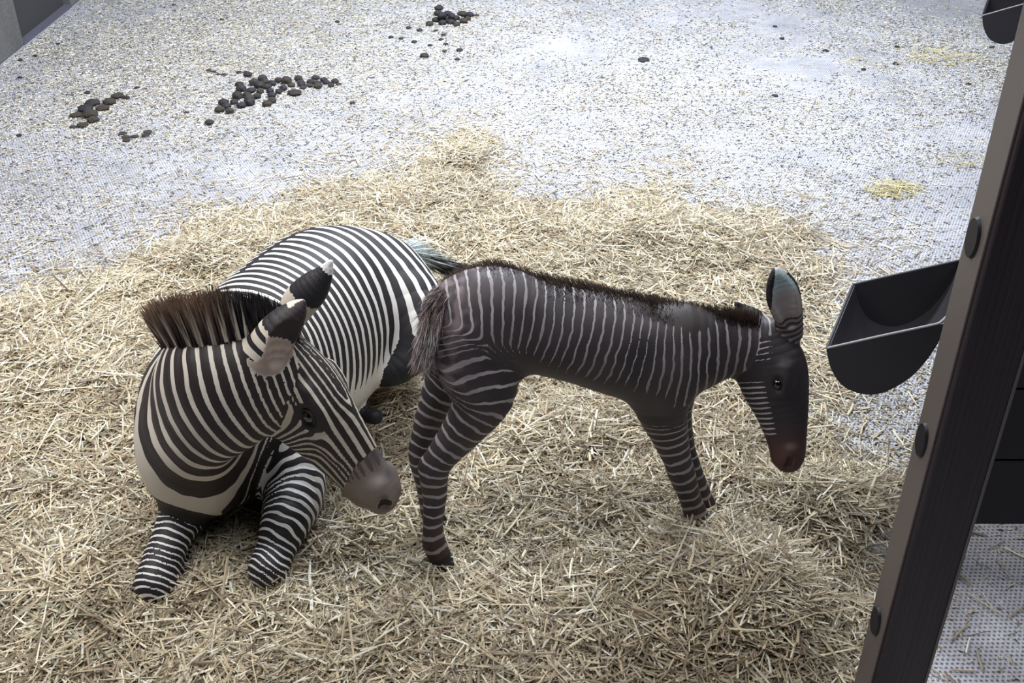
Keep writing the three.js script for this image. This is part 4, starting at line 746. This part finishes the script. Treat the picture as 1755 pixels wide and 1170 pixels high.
// ------------------------------------------------------------------ dung
{
  const r = rng(9), ball = (seed, sy) => {
    const g = new THREE.IcosahedronGeometry(1, 3), p = g.attributes.position; const v = new THREE.Vector3();
    for (let i = 0; i < p.count; i++) { v.fromBufferAttribute(p, i); const n = 1 + 0.16 * noise(v.x * 1.4 + seed * 3.3, v.y * 1.4, v.z * 1.4) + 0.08 * noise(v.x * 4 + seed, v.y * 4, v.z * 4); p.setXYZ(i, v.x * n, v.y * n * sy, v.z * n); }
    g.computeVertexNormals(); return g;
  };
  const shapes = [ball(1, 0.85), ball(2, 0.75), ball(3, 0.62)], mats = [std(0x2e2a2b, 0.85), std(0x3a332d, 0.9), std(0x25232a, 0.75)];
  const taken = [];
  const drop = (p, size, label, group, sy = 1, y = 0) => {
    p = [...p]; for (let k = 0; k < 60 && taken.some((q) => Math.abs(q[3] - y) < 0.03 && Math.hypot(p[0] - q[0], p[2] - q[2]) < (size + q[1]) * 1.02); k++) { p[0] += (r() - 0.5) * size * (0.5 + k * 0.06); p[2] += (r() - 0.5) * size * (0.5 + k * 0.06); }
    taken.push([p[0], size, p[2], y]);
    const m = new THREE.Mesh(shapes[Math.floor(r() * 3)], mats[Math.floor(r() * 3)]); m.name = numbered('dung_ball'); m.castShadow = m.receiveShadow = true;
    const s = size * (0.85 + 0.3 * r()); m.scale.set(s, s * sy, s * (0.85 + 0.25 * r())); m.rotation.y = r() * 6.28; m.position.set(p[0], s * sy * 0.55 + y, p[2]); m.userData = { label, category: 'dung', group }; scene.add(m);
  };
  const far = 'dark dung ball in the compact heap at the top centre', mid = 'dung ball in the wide scattered heap left of centre', left = 'flattened dark dung lump in the small heap at the far left', lone = 'small dark dung bit lying apart on the mat';
  const A = [-0.448, 0, -8.362];
  for (let i = 0; i < 18; i++) { const u = (r() - 0.5), v = (r() - 0.5); drop([A[0] + u * 0.28, 0, A[2] + v * 0.24], 0.032, far, 'heap at the top centre', 0.9, i % 3 === 0 ? 0.04 : 0); }
  for (const p of [[-0.284, 0, -8.457], [-0.891, 0, -7.899], [-0.816, 0, -7.871], [-0.693, 0, -8.073], [-0.781, 0, -8.132], [-0.57, 0, -8.058], [-0.508, 0, -7.956], [-0.519, 0, -7.843], [-0.479, 0, -7.731], [-0.38, 0, -7.388], [-0.479, 0, -7.57], [-0.591, 0, -7.704], [-0.711, 0, -7.787], [-1.004, 0, -6.526]]) drop(p, 0.02, lone + ' below the heap at the top centre', 'bits round the heap at the top centre', 0.6);
  drop([-0.616, 0, -7.452], 0.035, 'pale brown dung lump below the heap at the top centre', undefined, 0.7); drop([-0.372, 0, -7.583], 0.028, 'dark pointed dung lump right of the bits at the top centre', undefined, 0.7);
  for (const p of [[-1.768, 0, -7.045], [-1.781, 0, -6.85], [-1.749, 0, -6.75], [-1.713, 0, -6.761], [-1.69, 0, -6.872], [-1.647, 0, -6.827], [-1.624, 0, -6.906], [-1.573, 0, -6.861], [-1.555, 0, -6.884], [-1.591, 0, -6.794], [-1.501, 0, -6.717], [-1.523, 0, -6.674], [-1.483, 0, -6.739], [-1.621, 0, -6.717], [-1.623, 0, -6.631], [-1.641, 0, -6.588], [-1.691, 0, -6.652], [-1.712, 0, -6.61], [-1.743, 0, -6.515], [-1.715, 0, -6.505], [-1.671, 0, -6.484], [-1.807, 0, -6.505], [-1.775, 0, -6.443], [-1.739, 0, -6.363], [-1.784, 0, -6.403], [-1.532, 0, -6.484], [-1.628, 0, -6.526], [-1.654, 0, -6.964], [-1.414, 0, -6.964]]) drop(p, 0.03, mid, 'wide scattered heap left of centre', 0.95);
  drop([-1.497, 0, -6.906], 0.033, 'round black dung ball at the right of the scattered heap', undefined, 1); drop([-1.396, 0, -6.695], 0.05, 'flat black dung lump below the round ball of the scattered heap', undefined, 0.55);
  const B = [-1.271, 0, -6.861]; for (let i = 0; i < 14; i++) drop([B[0] + (r() - 0.5) * 0.2, 0, B[2] + (r() - 0.5) * 0.13], 0.026, 'dung ball in the low oblong heap right of the scattered heap', 'low oblong heap', 0.8);
  drop([-1.14, 0, -6.884], 0.018, 'tiny dark dung bit right of the low oblong heap', undefined, 0.6);
  for (const p of [[-2.018, 0, -7.128], [-1.973, 0, -7.069], [-1.951, 0, -7.093], [-1.842, 0, -7.116], [-1.863, 0, -7.104], [-2.055, 0, -7.152]]) drop(p, 0.02, 'crumbled dung bit behind the scattered heap', 'crumbled bits behind the scattered heap', 0.5);
  drop([-1.821, 0, -6.178], 0.026, 'brown dung bit below left of the scattered heap', undefined, 0.8);
  for (const [p, s] of [[[-2.665, 0, -6.303], 0.035], [[-2.641, 0, -6.403], 0.05], [[-2.607, 0, -6.313], 0.045], [[-2.566, 0, -6.353], 0.042], [[-2.595, 0, -6.464], 0.045], [[-2.575, 0, -6.526], 0.038], [[-2.521, 0, -6.495], 0.04], [[-2.515, 0, -6.641], 0.036], [[-2.478, 0, -6.641], 0.025], [[-2.535, 0, -6.423], 0.035]]) drop(p, s, left, 'small heap at the far left', 0.62);
  for (const p of [[-2.62, 0, -6.131], [-3.418, 0, -7.375], [-3.35, 0, -7.465], [-3.286, 0, -7.745], [-3.282, 0, -7.01], [-2.895, 0, -5.992], [-2.005, 0, -6.363], [-2.719, 0, -8.769], [-2.239, 0, -8.346], [-1.339, 0, -8.284], [-2.734, 0, -6.717], [-2.44, 0, -6.805]]) drop(p, 0.018, lone + ' towards the left wall', 'bits towards the left wall', 0.6);
  for (let i = 0; i < 6; i++) { const p = [-2.2, 0, -5.974]; drop([p[0] + (r() - 0.5) * 0.14, 0, p[2] + (r() - 0.5) * 0.12], 0.024, 'crumbled brown dung below the heap at the far left', 'crumbled heap below the far left one', 0.5); }
  drop([0.915, 0, -7.375], 0.045, 'flat dark dung lump lying alone right of centre', undefined, 0.4);
  for (const p of [[2.767, 0, -7.677], [2.39, 0, -7.177], [1.981, 0, -7.871], [2.232, 0, -7.583], [2.645, 0, -7.3], [1.992, 0, -8.177], [3, 0, -6.884], [3.445, 0, -7.663], [1.682, 0, -6.663]]) drop(p, 0.02, lone + ' at the right', 'bits at the right of the mat', 0.5);
}

renderer.render(scene, camera);
